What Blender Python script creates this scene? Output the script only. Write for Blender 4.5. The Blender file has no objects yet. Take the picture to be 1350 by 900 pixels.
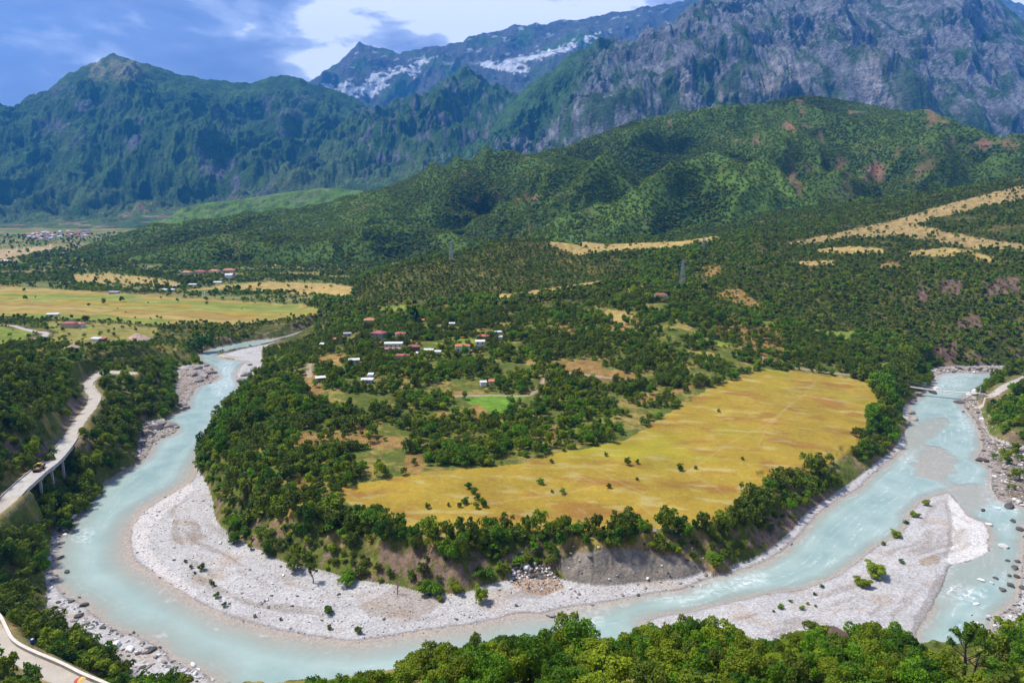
import bpy, math, random
import numpy as np

# ------------------------------------------------------------------ camera, sky, sun, exposure
sc = bpy.context.scene
CAM_H = 140.0
PITCH = math.atan(180 / 900)
cd = bpy.data.cameras.new('camera'); cam = bpy.data.objects.new('camera', cd)
sc.collection.objects.link(cam)
cd.lens = 24; cd.sensor_width = 36; cd.clip_start = 1; cd.clip_end = 60000
cam.location = (0, 0, CAM_H); cam.rotation_euler = (math.radians(90) - PITCH, 0, 0)
sc.camera = cam
SUN_EL, SUN_AZ = math.radians(60), math.radians(-78)      # azimuth from +Y, negative = to the left
w = bpy.data.worlds.new('World'); sc.world = w; w.use_nodes = True
nt = w.node_tree; N = nt.nodes; L = nt.links
for n in list(N): N.remove(n)
def nd(N_, t, **k):
    n = N_.new(t)
    for a, b in k.items(): setattr(n, a, b)
    return n
out = nd(N, 'ShaderNodeOutputWorld'); bg = nd(N, 'ShaderNodeBackground'); bg2 = nd(N, 'ShaderNodeBackground')
sky = nd(N, 'ShaderNodeTexSky', sky_type='NISHITA', sun_disc=False)
sky.sun_elevation = SUN_EL; sky.sun_rotation = SUN_AZ; sky.air_density = 1.2; sky.dust_density = 1.0
L.new(sky.outputs[0], bg.inputs[0]); bg.inputs[1].default_value = 0.12
tc = nd(N, 'ShaderNodeTexCoord'); mp = nd(N, 'ShaderNodeMapping'); mp.inputs['Scale'].default_value = (1.0, 1.0, 2.6)
mp.inputs['Rotation'].default_value = (0, 0.3, 0)
L.new(tc.outputs['Generated'], mp.inputs[0])
def wnoise(scale, det, rough, dist=0.0, off=(0, 0, 0)):
    m2 = nd(N, 'ShaderNodeMapping'); m2.inputs['Location'].default_value = off; L.new(mp.outputs[0], m2.inputs[0])
    n = nd(N, 'ShaderNodeTexNoise'); n.inputs['Scale'].default_value = scale; n.inputs['Detail'].default_value = det
    n.inputs['Roughness'].default_value = rough; n.inputs['Distortion'].default_value = dist
    L.new(m2.outputs[0], n.inputs['Vector']); return n
n1 = wnoise(6.5, 9, 0.55, 0.3, (0.35, 0.1, 0.0)); n2 = wnoise(15, 6, 0.5, 0.3)
# bright bank of cloud about one direction of the sky
def vdot(vec, lo, hi):
    d = nd(N, 'ShaderNodeVectorMath', operation='DISTANCE'); L.new(tc.outputs['Generated'], d.inputs[0])
    d.inputs[1].default_value = vec
    m = nd(N, 'ShaderNodeMapRange', interpolation_type='SMOOTHSTEP'); L.new(d.outputs['Value'], m.inputs[0])
    m.inputs[1].default_value = lo; m.inputs[2].default_value = hi; m.inputs[3].default_value = 1; m.inputs[4].default_value = 0
    return m
def pix_dir(px, py):
    u = (450 - py) / 900; S, C = math.sin(PITCH), math.cos(PITCH)
    v = np.array([(px - 675) / 900, C + u * S, -S + u * C]); return tuple(v / np.linalg.norm(v))
b1 = vdot(pix_dir(520, -20), 0.0, 0.26); b2 = vdot(pix_dir(760, -40), 0.0, 0.28); b3 = vdot(pix_dir(300, 112), 0.0, 0.16); b4 = vdot(pix_dir(530, 95), 0.0, 0.12); b5 = vdot(pix_dir(700, 40), 0.0, 0.10); b6 = vdot(pix_dir(10, 60), 0.0, 0.40)
def wm(op, a, b):
    m = nd(N, 'ShaderNodeMath', operation=op)
    for i, x in enumerate((a, b)):
        if isinstance(x, (int, float)): m.inputs[i].default_value = x
        else: L.new(x, m.inputs[i])
    return m.outputs[0]
val = wm('ADD', wm('MULTIPLY', wm('SUBTRACT', n1.outputs['Fac'], 0.12), 1.40), wm('MULTIPLY', n2.outputs['Fac'], 0.50))
val = wm('ADD', val, wm('ADD', wm('MULTIPLY', b1.outputs[0], 0.44), wm('MULTIPLY', b2.outputs[0], 0.40)))
val = wm('ADD', val, wm('ADD', wm('MULTIPLY', b3.outputs[0], -0.16), wm('ADD', wm('ADD', wm('MULTIPLY', b6.outputs[0], -0.12), wm('MULTIPLY', b4.outputs[0], -0.40)), wm('MULTIPLY', b5.outputs[0], -0.22))))
rp = nd(N, 'ShaderNodeValToRGB'); L.new(val, rp.inputs[0])
cr = rp.color_ramp; cr.elements[0].position = 0.48; cr.elements[0].color = (0.16, 0.20, 0.42, 1)
cr.elements[1].position = 1.24; cr.elements[1].color = (0.92, 0.95, 1.0, 1)
for p, c in ((0.76, (0.25, 0.30, 0.54, 1)), (0.92, (0.50, 0.56, 0.78, 1))):
    e = cr.elements.new(p); e.color = c
L.new(rp.outputs[0], bg2.inputs[0])
sx = nd(N, 'ShaderNodeSeparateXYZ'); L.new(tc.outputs['Generated'], sx.inputs[0])
lowb = nd(N, 'ShaderNodeMapRange', interpolation_type='SMOOTHSTEP'); L.new(sx.outputs[2], lowb.inputs[0])
for i_, v_ in enumerate((0.22, 0.48, 1.42, 0.72)): lowb.inputs[1 + i_].default_value = v_
L.new(lowb.outputs[0], bg2.inputs[1])
ms = nd(N, 'ShaderNodeMixShader'); ms.inputs[0].default_value = 0.88
L.new(bg.outputs[0], ms.inputs[1]); L.new(bg2.outputs[0], ms.inputs[2]); L.new(ms.outputs[0], out.inputs[0])
sd = bpy.data.lights.new('sun', 'SUN'); sun = bpy.data.objects.new('sun', sd); sc.collection.objects.link(sun)
sd.energy = 4.6; sd.angle = math.radians(9.0); sd.color = (1.0, 0.95, 0.85)
from mathutils import Vector
sdir = Vector((math.sin(SUN_AZ) * math.cos(SUN_EL), math.cos(SUN_AZ) * math.cos(SUN_EL), math.sin(SUN_EL)))
sun.rotation_euler = sdir.to_track_quat('Z', 'Y').to_euler(); sun.location = sdir * 500
vs = sc.view_settings; vs.view_transform = 'Standard'; vs.look = 'None'; vs.gamma = 1; vs.exposure = 0.40; vs.use_curve_mapping = False
sc.cycles.use_denoising = True
sc.cycles.max_bounces = 5; sc.cycles.diffuse_bounces = 2; sc.cycles.glossy_bounces = 2; sc.cycles.transparent_max_bounces = 8
sc.cycles.transmission_bounces = 2; sc.cycles.volume_bounces = 0
sc.cycles.caustics_reflective = False; sc.cycles.caustics_refractive = False
sc.cycles.use_adaptive_sampling = True; sc.cycles.adaptive_threshold = 0.02
HAZE = 6.0e-5; ZTOP = 3900.0
rnd = random.Random(7); rng = np.random.default_rng(7)

# ------------------------------------------------------------------ helpers
S_, C_ = math.sin(PITCH), math.cos(PITCH)
def at_z(px, py, z):
    """world point on the level z that the photograph shows at (px, py)"""
    u = (450 - py) / 900; dz = -S_ + u * C_; t = (z - CAM_H) / dz
    return ((px - 675) / 900 * t, (C_ + u * S_) * t, z)
def at_d(px, py, d):
    u = (450 - py) / 900; t = d / (C_ + u * S_)
    return ((px - 675) / 900 * t, d, CAM_H + (-S_ + u * C_) * t)
def to_px(X, Y, Z):
    zz = Z - CAM_H
    depth = Y * C_ - zz * S_; up = Y * S_ + zz * C_
    depth = np.maximum(depth, 1e-3)
    return 675 + 900 * X / depth, 450 - 900 * up / depth
_P = np.random.default_rng(11).permutation(256); _P = np.concatenate([_P, _P, _P[:2]])
_G = np.array([[math.cos(a), math.sin(a)] for a in np.linspace(0, 2 * math.pi, 17)[:16]])
def noise(x, y, seed=0):
    x = np.asarray(x, float) + seed * 17.31; y = np.asarray(y, float) - seed * 9.77
    xi = np.floor(x).astype(np.int64); yi = np.floor(y).astype(np.int64); xf = x - xi; yf = y - yi
    u = xf * xf * xf * (xf * (xf * 6 - 15) + 10); v = yf * yf * yf * (yf * (yf * 6 - 15) + 10)
    xa = xi & 255; ya = yi & 255; xb = (xi + 1) & 255; yb = (yi + 1) & 255
    def g(a, b, fx, fy):
        h = _P[_P[a] + b] & 15; return _G[h, 0] * fx + _G[h, 1] * fy
    n00 = g(xa, ya, xf, yf); n10 = g(xb, ya, xf - 1, yf); n01 = g(xa, yb, xf, yf - 1); n11 = g(xb, yb, xf - 1, yf - 1)
    return ((n00 + (n10 - n00) * u) * (1 - v) + (n01 + (n11 - n01) * u) * v) * 1.4
def fbm(x, y, o=4, seed=0, gain=0.5):
    s = 0; a = 1; t = 0
    for i in range(o):
        s = s + a * noise(x, y, seed + i); t += a; a *= gain; x = np.asarray(x) * 2.03; y = np.asarray(y) * 2.03
    return s / t * 1.3
def ridged(x, y, o=4, seed=0, gain=0.5):
    s = 0; a = 1; t = 0
    for i in range(o):
        s = s + a * (1 - 2 * np.abs(noise(x, y, seed + i))); t += a; a *= gain; x = np.asarray(x) * 2.07; y = np.asarray(y) * 2.07
    return s / t
def sstep(a, b, x):
    t = np.clip((x - a) / (b - a), 0, 1); return t * t * (3 - 2 * t)
def inside(poly, X, Y):
    poly = np.asarray(poly, float); X = np.asarray(X); Y = np.asarray(Y)
    r = np.zeros(X.shape, bool)
    bx = (X >= poly[:, 0].min()) & (X <= poly[:, 0].max()) & (Y >= poly[:, 1].min()) & (Y <= poly[:, 1].max())
    x = X[bx]; y = Y[bx]; c = np.zeros(x.shape, bool)
    for i in range(len(poly)):
        x1, y1 = poly[i - 1]; x2, y2 = poly[i]
        if y1 == y2: continue
        k = ((y1 > y) != (y2 > y)) & (x < (x2 - x1) * (y - y1) / (y2 - y1) + x1); c ^= k
    r[bx] = c; return r
def pdist(poly, X, Y, closed=True):
    poly = np.asarray(poly, float)[:, :2]; n = len(poly); best = np.full(np.shape(X), 1e18)
    for i in range(0 if closed else 1, n):
        a = poly[i - 1]; b = poly[i]; d = b - a; l2 = max(d @ d, 1e-9)
        t = np.clip(((X - a[0]) * d[0] + (Y - a[1]) * d[1]) / l2, 0, 1)
        q = (X - a[0] - t * d[0]) ** 2 + (Y - a[1] - t * d[1]) ** 2
        np.minimum(best, q, out=best)
    return np.sqrt(best)
def smooth_poly(p, k=4, closed=True):
    p = np.asarray(p, float); n = len(p); o = []
    rngi = range(n) if closed else range(n - 1)
    for i in rngi:
        if closed: a, b, c, d = p[i - 1], p[i], p[(i + 1) % n], p[(i + 2) % n]
        else: a, b, c, d = p[max(i - 1, 0)], p[i], p[i + 1], p[min(i + 2, n - 1)]
        for j in range(k):
            t = j / k
            o.append(0.5 * ((2 * b) + (-a + c) * t + (2 * a - 5 * b + 4 * c - d) * t * t + (-a + 3 * b - 3 * c + d) * t ** 3))
    if not closed: o.append(p[-1])
    return np.array(o)

def link(o, parent=None):
    sc.collection.objects.link(o)
    if parent: o.parent = parent
    return o
def mesh_np(name, V, F, mats, parent=None, smooth=False, attrs=None, mat_idx=None):
    me = bpy.data.meshes.new(name); V = np.asarray(V, np.float32); F = np.asarray(F, np.int32)
    k = F.shape[1]
    me.vertices.add(len(V)); me.vertices.foreach_set('co', V.ravel())
    me.loops.add(F.size); me.loops.foreach_set('vertex_index', F.ravel())
    me.polygons.add(len(F)); me.polygons.foreach_set('loop_start', np.arange(0, F.size, k, dtype=np.int32))
    me.polygons.foreach_set('loop_total', np.full(len(F), k, np.int32))
    if smooth: me.polygons.foreach_set('use_smooth', np.ones(len(F), bool))
    for m in (mats if isinstance(mats, (list, tuple)) else [mats]): me.materials.append(m)
    if mat_idx is not None: me.polygons.foreach_set('material_index', np.asarray(mat_idx, np.int32))
    me.update(calc_edges=True)
    for an, (kind, data) in (attrs or {}).items():
        a = me.attributes.new(an, kind, 'POINT')
        if kind == 'FLOAT_COLOR':
            d = np.ones((len(V), 4), np.float32); d[:, :3] = data; a.data.foreach_set('color', d.ravel())
        else: a.data.foreach_set('value', np.asarray(data, np.float32).ravel())
    o = bpy.data.objects.new(name, me); return link(o, parent)
def tag(o, label=None, cat=None, group=None, kind=None):
    if label: o['label'] = label
    if cat: o['category'] = cat
    if group: o['group'] = group
    if kind: o['kind'] = kind
    return o
def empty(name, loc, rz=0.0):
    o = bpy.data.objects.new(name, None); link(o); o.location = loc; o.rotation_euler = (0, 0, rz)
    o.empty_display_size = 0.5; return o

# ------------------------------------------------------------------ materials
def new_mat(name):
    m = bpy.data.materials.new(name); m.use_nodes = True; nt = m.node_tree
    b = nt.nodes['Principled BSDF']; return m, nt, b
def mix_rgb(nt, a, b, f, mode='MIX'):
    m = nt.nodes.new('ShaderNodeMix'); m.data_type = 'RGBA'; m.blend_type = mode
    for sock, x in ((m.inputs[0], f), (m.inputs[6], a), (m.inputs[7], b)):
        if isinstance(x, (int, float)): sock.default_value = x
        elif isinstance(x, tuple): sock.default_value = (*x[:3], 1)
        else: nt.links.new(x, sock)
    return m.outputs[2]
def nz(nt, scale, detail=4, rough=0.55, vec=None, ty='ShaderNodeTexNoise'):
    n = nt.nodes.new(ty); n.inputs['Scale'].default_value = scale
    if ty == 'ShaderNodeTexNoise': n.inputs['Detail'].default_value = detail; n.inputs['Roughness'].default_value = rough
    if vec is None:
        g = nt.nodes.new('ShaderNodeNewGeometry'); vec = g.outputs['Position']
    nt.links.new(vec, n.inputs['Vector']); return n
def mrange(nt, x, a, b, c, d):
    m = nt.nodes.new('ShaderNodeMapRange'); nt.links.new(x, m.inputs[0])
    for i, v in enumerate((a, b, c, d)): m.inputs[1 + i].default_value = v
    return m.outputs[0]
def terrain_mat(name, s1, s2, bump, dist, lo=0.6, hi=1.4, pebble=None, rough=0.95):
    m, nt, b = new_mat(name)
    at = nt.nodes.new('ShaderNodeAttribute'); at.attribute_name = 'albedo'
    a = nz(nt, s1, 5); c = nz(nt, s2, 4, 0.7)
    f1 = mrange(nt, a.outputs['Fac'], 0.3, 0.7, lo, hi); f2 = mrange(nt, c.outputs['Fac'], 0.3, 0.7, lo, hi)
    mu = nt.nodes.new('ShaderNodeMath'); mu.operation = 'MULTIPLY'; nt.links.new(f1, mu.inputs[0]); nt.links.new(f2, mu.inputs[1])
    val = mu.outputs[0]
    if pebble:
        vo = nz(nt, pebble, ty='ShaderNodeTexVoronoi'); sep = nt.nodes.new('ShaderNodeSeparateColor')
        nt.links.new(vo.outputs['Color'], sep.inputs[0])
        pb = mrange(nt, sep.outputs[0], 0, 1, 0.72, 1.26)
        m2 = nt.nodes.new('ShaderNodeMath'); m2.operation = 'MULTIPLY'; nt.links.new(val, m2.inputs[0]); nt.links.new(pb, m2.inputs[1]); val = m2.outputs[0]
    vm = nt.nodes.new('ShaderNodeVectorMath'); vm.operation = 'SCALE'; nt.links.new(at.outputs['Color'], vm.inputs[0]); nt.links.new(val, vm.inputs['Scale'])
    nt.links.new(vm.outputs[0], b.inputs['Base Color']); b.inputs['Roughness'].default_value = rough
    b.inputs['Specular IOR Level'].default_value = 0.15
    bp = nt.nodes.new('ShaderNodeBump'); bp.inputs['Strength'].default_value = bump; bp.inputs['Distance'].default_value = dist
    nt.links.new(c.outputs['Fac'], bp.inputs['Height']); nt.links.new(bp.outputs[0], b.inputs['Normal'])
    return m
def plain_mat(name, col, rough=0.8, var=0.25, scale=3.0, metal=0.0):
    m, nt, b = new_mat(name)
    tcn = nt.nodes.new('ShaderNodeTexCoord')
    n = nz(nt, scale, 4, 0.6, tcn.outputs['Object'])
    f = mrange(nt, n.outputs['Fac'], 0.3, 0.7, 1 - var, 1 + var)
    vm = nt.nodes.new('ShaderNodeVectorMath'); vm.operation = 'SCALE'; vm.inputs[0].default_value = col; nt.links.new(f, vm.inputs['Scale'])
    nt.links.new(vm.outputs[0], b.inputs['Base Color']); b.inputs['Roughness'].default_value = rough; b.inputs['Metallic'].default_value = metal
    bp = nt.nodes.new('ShaderNodeBump'); bp.inputs['Strength'].default_value = 0.3; nt.links.new(n.outputs['Fac'], bp.inputs['Height']); nt.links.new(bp.outputs[0], b.inputs['Normal'])
    return m
M = {}
M['ground'] = terrain_mat('soil_and_scrub', 0.12, 0.9, 0.7, 1.2, 0.7, 1.3)
M['gravel'] = terrain_mat('river_gravel', 0.05, 0.6, 0.35, 0.25, 0.94, 1.06, pebble=2.0)
M['meadow'] = terrain_mat('dry_meadow', 0.05, 0.9, 0.5, 0.4, 0.84, 1.18)
M['dirt'] = terrain_mat('pale_dirt', 0.2, 1.2, 0.3, 0.2, 0.9, 1.1)
M['hill'] = terrain_mat('hill_scrub', 0.02, 0.10, 0.8, 8.0, 0.65, 1.35)
M['mount'] = terrain_mat('mountain_side', 0.011, 0.05, 1.0, 38.0, 0.58, 1.45)
def foliage(name, c1, c2):
    m, nt, b = new_mat(name)
    oi = nt.nodes.new('ShaderNodeObjectInfo'); tcn = nt.nodes.new('ShaderNodeTexCoord')
    n = nz(nt, 0.7, 3, 0.6, tcn.outputs['Object'])
    f = mrange(nt, n.outputs['Fac'], 0.35, 0.65, 0, 1)
    col = mix_rgb(nt, c1, c2, f)
    r = mrange(nt, oi.outputs['Random'], 0, 1, 0.68, 1.35)
    vm = nt.nodes.new('ShaderNodeVectorMath'); vm.operation = 'SCALE'; nt.links.new(col, vm.inputs[0]); nt.links.new(r, vm.inputs['Scale'])
    nt.links.new(vm.outputs[0], b.inputs['Base Color']); b.inputs['Roughness'].default_value = 0.7; b.inputs['Specular IOR Level'].default_value = 0.25
    tr = nt.nodes.new('ShaderNodeBsdfTranslucent'); nt.links.new(vm.outputs[0], tr.inputs[0])
    mx = nt.nodes.new('ShaderNodeMixShader'); mx.inputs[0].default_value = 0.32
    nt.links.new(b.outputs[0], mx.inputs[1]); nt.links.new(tr.outputs[0], mx.inputs[2])
    nt.links.new(mx.outputs[0], nt.nodes['Material Output'].inputs[0]); return m
LEAF = {'deep green': foliage('leaf_deep_green', (0.045, 0.120, 0.006), (0.080, 0.175, 0.008)),
        'fresh green': foliage('leaf_fresh_green', (0.100, 0.215, 0.007), (0.165, 0.300, 0.010)),
        'yellow green': foliage('leaf_yellow_green', (0.190, 0.260, 0.010), (0.270, 0.330, 0.016)),
        'olive green': foliage('leaf_olive', (0.105, 0.160, 0.011), (0.175, 0.215, 0.018))}
M['bark'] = plain_mat('bark', (0.10, 0.075, 0.05), 0.9, 0.4, 2)
# ------------------------------------------------------------------ the lie of the land
def wz(pts, z=0.0): return np.array([at_z(x, y, z)[:2] for x, y in pts])
WATER_A = [(416,430),(387,440),(364,446),(333,449.5),(302,455),(276,461),(261,468),(266,478),(278,483),(288,497),(276,505),(259,511),(247,530),(247,539),(224,548),(219,556),(233,566),(226,573),(205,582),(191,604),(163,621),(145,633),(121,649),(112,664),(100,681),(93,692),(77,711),(71,734),(70,755),(76,772),(84,785),(100,790),(120,806),(149,829),(175,836),(210,853),(233,874),(268,886),(288,905),(330,935),(420,955),(520,960),(620,960),(740,960),(860,955),(960,950),(1080,945),(1180,930),(1267,871),(1301,844),(1309,825),(1320,809),(1341,793),(1344,777),(1349,735),(1352,697),(1356,672),(1328,662),(1315,657),(1307,641),(1307,619),(1288,606),(1295,590),(1293,571),(1288,558),(1280,547),(1267,529),(1283,519),(1296,510),(1312,498),(1340,494),(1400,494),(1500,497),(1500,484),(1400,487),(1350,489),(1293,492),(1267,491),(1238,493),(1229,502),(1224,512),(1213,518),(1208,526),(1197,534),(1200,556),(1192,571),(1195,587),(1184,598),(1171,609),(1144,630),(1133,643),(1107,657),(1080,676),(1067,689),(1051,708),(1027,729),(1000,743),(970,753),(927,764),(901,776),(863,781),(821,789),(778,797),(741,801),(717,808),(685,808),(649,817),(620,823),(583,827),(540,833),(503,840),(471,844),(433,841),(380,833),(340,823),(299,811),(257,790),(224,769),(198,753),(177,737),(171,713),(176,693),(184,681),(198,667),(222,653),(247,639),(258,625),(261,610),(261,597),(268,585),(284,565),(290,550),(303,545),(311,533),(314,517),(317,507),(311,493),(322,479),(331,477),(321,475.5),(302,474),(286,470),(293,465),(326,458.5),(350,453.5),(373,448),(392,443.5),(416,433)]
ISLAND = [(1251,650),(1267,668),(1277,680),(1296,689),(1304,703),(1301,716),(1305,727),(1285,737),(1253,746),(1248,757),(1235,788),(1213,825),(1200,847),(1170,880),(1100,900),(1000,890),(920,865),(860,835),(850,822),(869,812),(917,804),(997,785),(1027,780),(1061,775),(1101,759),(1133,737),(1160,716),(1187,705),(1203,671),(1221,657)]
BAR_MAIN = [(261,622),(272,640),(280,665),(285,690),(310,712),(340,728),(375,745),(410,752),(440,760),(470,768),(520,775),(560,785),(610,785),(640,775),(690,765),(730,765),(760,772),(800,775),(850,770),(900,765),(930,755),(935,762),(901,780),(741,805),(620,826),(471,847),(380,836),(299,814),(224,772),(177,740),(168,713),(184,678),(222,650),(255,628)]
BAR_FAR = [(286,470),(300,466),(326,459.5),(350,455),(362,453),(345,462),(345,476),(340,500),(325,512),(316,510),(309,493),(322,478),(321,476)]
BAR_LEFT = [(97,679),(112,666),(121,651),(110,652),(92,672),(80,690),(72,705),(64,735),(62,765),(64,790),(62,812),(66,824),(90,832),(110,842),(125,858),(142,872),(165,885),(185,900),(200,915),(296,910),(268,884),(233,872),(210,850),(175,833),(149,826),(117,803),(90,786),(74,772),(70,750),(72,730),(80,710)]
BAR_LEFT2 = [(288,497),(276,507),(258,512),(250,530),(247,540),(238,540),(232,520),(236,500),(236,486),(255,482),(279,484)]
BAR_LEFT3 = [(233,567),(226,575),(205,584),(190,604),(178,606),(184,590),(184,575),(190,560),(205,554),(219,556)]
BAR_R1 = [(1197,534),(1219,529),(1229,534),(1232,547),(1213,556),(1203,558),(1190,553),(1192,540)]
BAR_RB = [(1267,529),(1280,547),(1288,558),(1293,571),(1295,590),(1288,606),(1307,619),(1307,641),(1315,657),(1328,662),(1356,672),(1380,676),(1380,600),(1345,590),(1320,583),(1305,575),(1295,555),(1290,535),(1280,520)]
BAR_RC = [(1356,690),(1349,735),(1344,777),(1341,793),(1320,809),(1309,825),(1301,844),(1267,871),(1300,868),(1330,842),(1345,820),(1375,800),(1380,700)]
BAR_INNER = [(1195,587),(1184,598),(1171,609),(1144,630),(1133,643),(1107,657),(1080,676),(1067,689),(1051,708),(1027,729),(1000,743),(970,753),(965,748),(995,738),(1020,722),(1045,700),(1062,680),(1078,668),(1105,650),(1140,624),(1166,604),(1180,592),(1190,575)]
BAR_FARR = [(1230,500),(1238,494),(1293,493),(1350,490),(1420,488),(1420,481),(1350,483),(1290,484),(1235,486),(1222,496)]
BARS = [BAR_MAIN, BAR_FAR, BAR_LEFT, BAR_LEFT2, BAR_LEFT3, BAR_R1, BAR_RB, BAR_RC, BAR_INNER, BAR_FARR]
SHOALS = [([(1192,571),(1200,560),(1225,556),(1243,551),(1240,560),(1225,575),(1200,590)], .40), ([(1215,600),(1235,590),(1252,600),(1250,620),(1235,632),(1218,628),(1210,615)], .30),
          ([(1250,648),(1262,640),(1285,640),(1300,652),(1290,664),(1268,668)], .34), ([(1255,748),(1285,738),(1306,728),(1318,740),(1290,760),(1250,775),(1236,790)], .5)]
Wp = smooth_poly(wz(WATER_A), 3); Ip = smooth_poly(wz(ISLAND), 3); Bp = [smooth_poly(wz(b), 3) for b in BARS]
Sp = [(wz(p), d) for p, d in SHOALS]
CP = []
def cz(*a):
    for px, py, z in a: CP.append(at_z(px, py, z))
def cdp(*a):
    for px, py, d in a: CP.append(at_d(px, py, d))
def cw(*a):
    for X, Y, z in a: CP.append((X, Y, z))
cz((450,668,15),(520,690,14),(600,695,14),(700,693,13),(800,692,13),(900,690,13),(960,680,13),(1050,625,12),(1120,600,11),(1155,545,10),(1150,503,11),(1190,495,8),
   (600,650,15),(800,630,15),(1000,560,14),(1080,520,14),(900,600,14),(380,600,20),(400,540,24),(370,500,26),(420,480,28),(500,460,28),(600,455,28),(680,450,30),
   (455,440,24),(455,418,20),(345,468,5),(375,459,5),(400,450,5),(415,442,6),(550,560,18),(700,550,18),(650,520,20),(850,540,16),(800,490,24),(900,480,24),(1000,480,20),(1080,480,16),(700,440,30),(800,430,36),
   (860,400,42),(760,400,40),(650,405,34),(560,405,30),(950,430,34),(1050,440,26),(1150,450,18),(480,405,24),
   (330,640,16),(380,680,15))
cdp((470,386,900),(500,366,930),(560,348,980),(620,335,1030),(690,318,1080),(735,323,1090),(850,325,1250),(740,334,1200),(800,345,1000),(780,365,900),(900,318,1300),(945,312,1350),
    (1050,318,1000),(1120,305,1050),(1200,285,1100),(1280,262,1150),(1350,243,1200),(1450,225,1250),(1000,345,900),(1100,350,850),(1200,340,880),(1350,330,850),(1450,320,850),
    (1100,400,720),(1250,390,720),(1350,380,700),(1200,440,630),(1350,440,620),(1450,430,620))
cw((-130,1250,18),(0,1300,30),(150,1400,60),(-300,1100,12),(500,1500,110),(900,1500,150),(300,1500,70))
cz((1350,520,12),(1340,560,14),(1350,640,6),(1350,720,4),(1400,600,22),(1350,780,5),(1320,540,10))
cz((130,500,22),(120,535,20),(100,563,20),(68,608,20),(24,645,20),(0,668,20),(-40,700,20),(0,560,45),(60,540,34),(60,500,38),(0,500,46),(0,610,30),(-60,600,50),(-150,560,60),
   (60,860,20),(0,832,20),(130,905,20),(0,895,27),(-60,850,27),(0,760,14),(40,780,10),(-60,760,20),(200,500,14),(150,560,12),
   (100,480,32),(200,460,25),(50,450,25),(0,440,25),(100,430,21),(200,430,16),(240,440,12),(300,430,10),(400,415,8),(100,400,13),(250,405,10),(0,390,14),(200,390,11),(400,400,9),(-150,440,26),(-150,390,15),
   (100,370,12),(300,375,12),(0,345,14),(200,350,13),(400,352,14),(-200,345,14))
# the slope under the camera and its shoulder over the river
for px in (480, 600, 720, 840, 960, 1080, 1180): CP.append(at_d(px, 905, 80))
cdp((300,1010,80),(430,958,96),(500,918,100),(580,888,100),(650,876,102),(760,868,104),(850,862,106),(950,864,106),(1050,876,106),(1130,872,108),(1200,893,106),(1255,935,104),(1310,893,120),(1360,885,125),(1450,850,140))
cw((-60,120,34),(-80,150,22),(-130,90,48),(-160,120,34),(-40,30,86),(40,30,90),(0,12,98),(-100,40,72),(110,40,84),(160,90,58),(0,50,86))
for X in (-4000, -2000, 0): cw((X, 3000, 16))
for X in (1500, 3500): cw((X, 3000, 60))
for X in (-12000, -4000, 0, 4000, 12000): cw((X, 14000, 20))
CP = np.array(CP)
def warp(X, Y):
    r = np.sqrt(X * X + Y * Y) + 1; return np.stack([np.arctan2(X, np.maximum(Y, 1)), np.log(r)], -1)
_cw = warp(CP[:, 0], CP[:, 1]); _c2 = 0.04 ** 2
def _phi(A, B): return np.sqrt(((A[:, None] - B[None]) ** 2).sum(-1) + _c2)
_n = len(CP); _A = np.zeros((_n + 3, _n + 3)); _A[:_n, :_n] = _phi(_cw, _cw) - np.eye(_n) * 0.004
_A[:_n, _n] = 1; _A[:_n, _n + 1:] = _cw; _A[_n:, :_n] = _A[:_n, _n:].T
_sol = np.linalg.solve(_A, np.concatenate([CP[:, 2], np.zeros(3)]))
def land(X, Y):
    W2 = warp(X, Y).reshape(-1, 2); o = np.empty(len(W2))
    for i in range(0, len(W2), 40000):
        q = W2[i:i + 40000]; o[i:i + 40000] = _phi(q, _cw) @ _sol[:_n] + _sol[_n] + q @ _sol[_n + 1:]
    return o.reshape(np.shape(X))
# roads: pixel, level, half width
ROADS = {'upper': ([(175,492),(158,491),(145,490),(134,491),(124,497),(117,506),(120,515),(125,522),(121,535),(110,548),(100,563),(88,584),(68,608),(49,623),(24,645),(5,664),(-30,688),(-70,710)], 21, 3.3),
         'lower': ([(-64,786),(-24,818),(0,847),(35,868),(66,883),(96,898),(131,917),(176,945)], 20, 2.9),
         'track': ([(-30,488),(0,472),(20,460),(40,450),(60,438),(45,434),(20,428),(0,424)], 25, 2.6),
         'right': ([(1400,478),(1365,492),(1345,501),(1328,508),(1312,516),(1292,518)], 11, 3.0),
         'path': ([(1002,486),(1030,489),(1060,492),(1120,494),(1160,495),(1190,500)], 13, 1.6),
         'farm': ([(600,521),(640,519),(693,519),(712,508),(728,496),(760,498),(800,501),(832,502)], 21, 1.3),
         'lane': ([(408,478),(407,488),(408,498)], 27, 1.8)}
RW = {k: (smooth_poly(wz(p, z), 4, False), z, hw) for k, (p, z, hw) in ROADS.items()}
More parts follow.
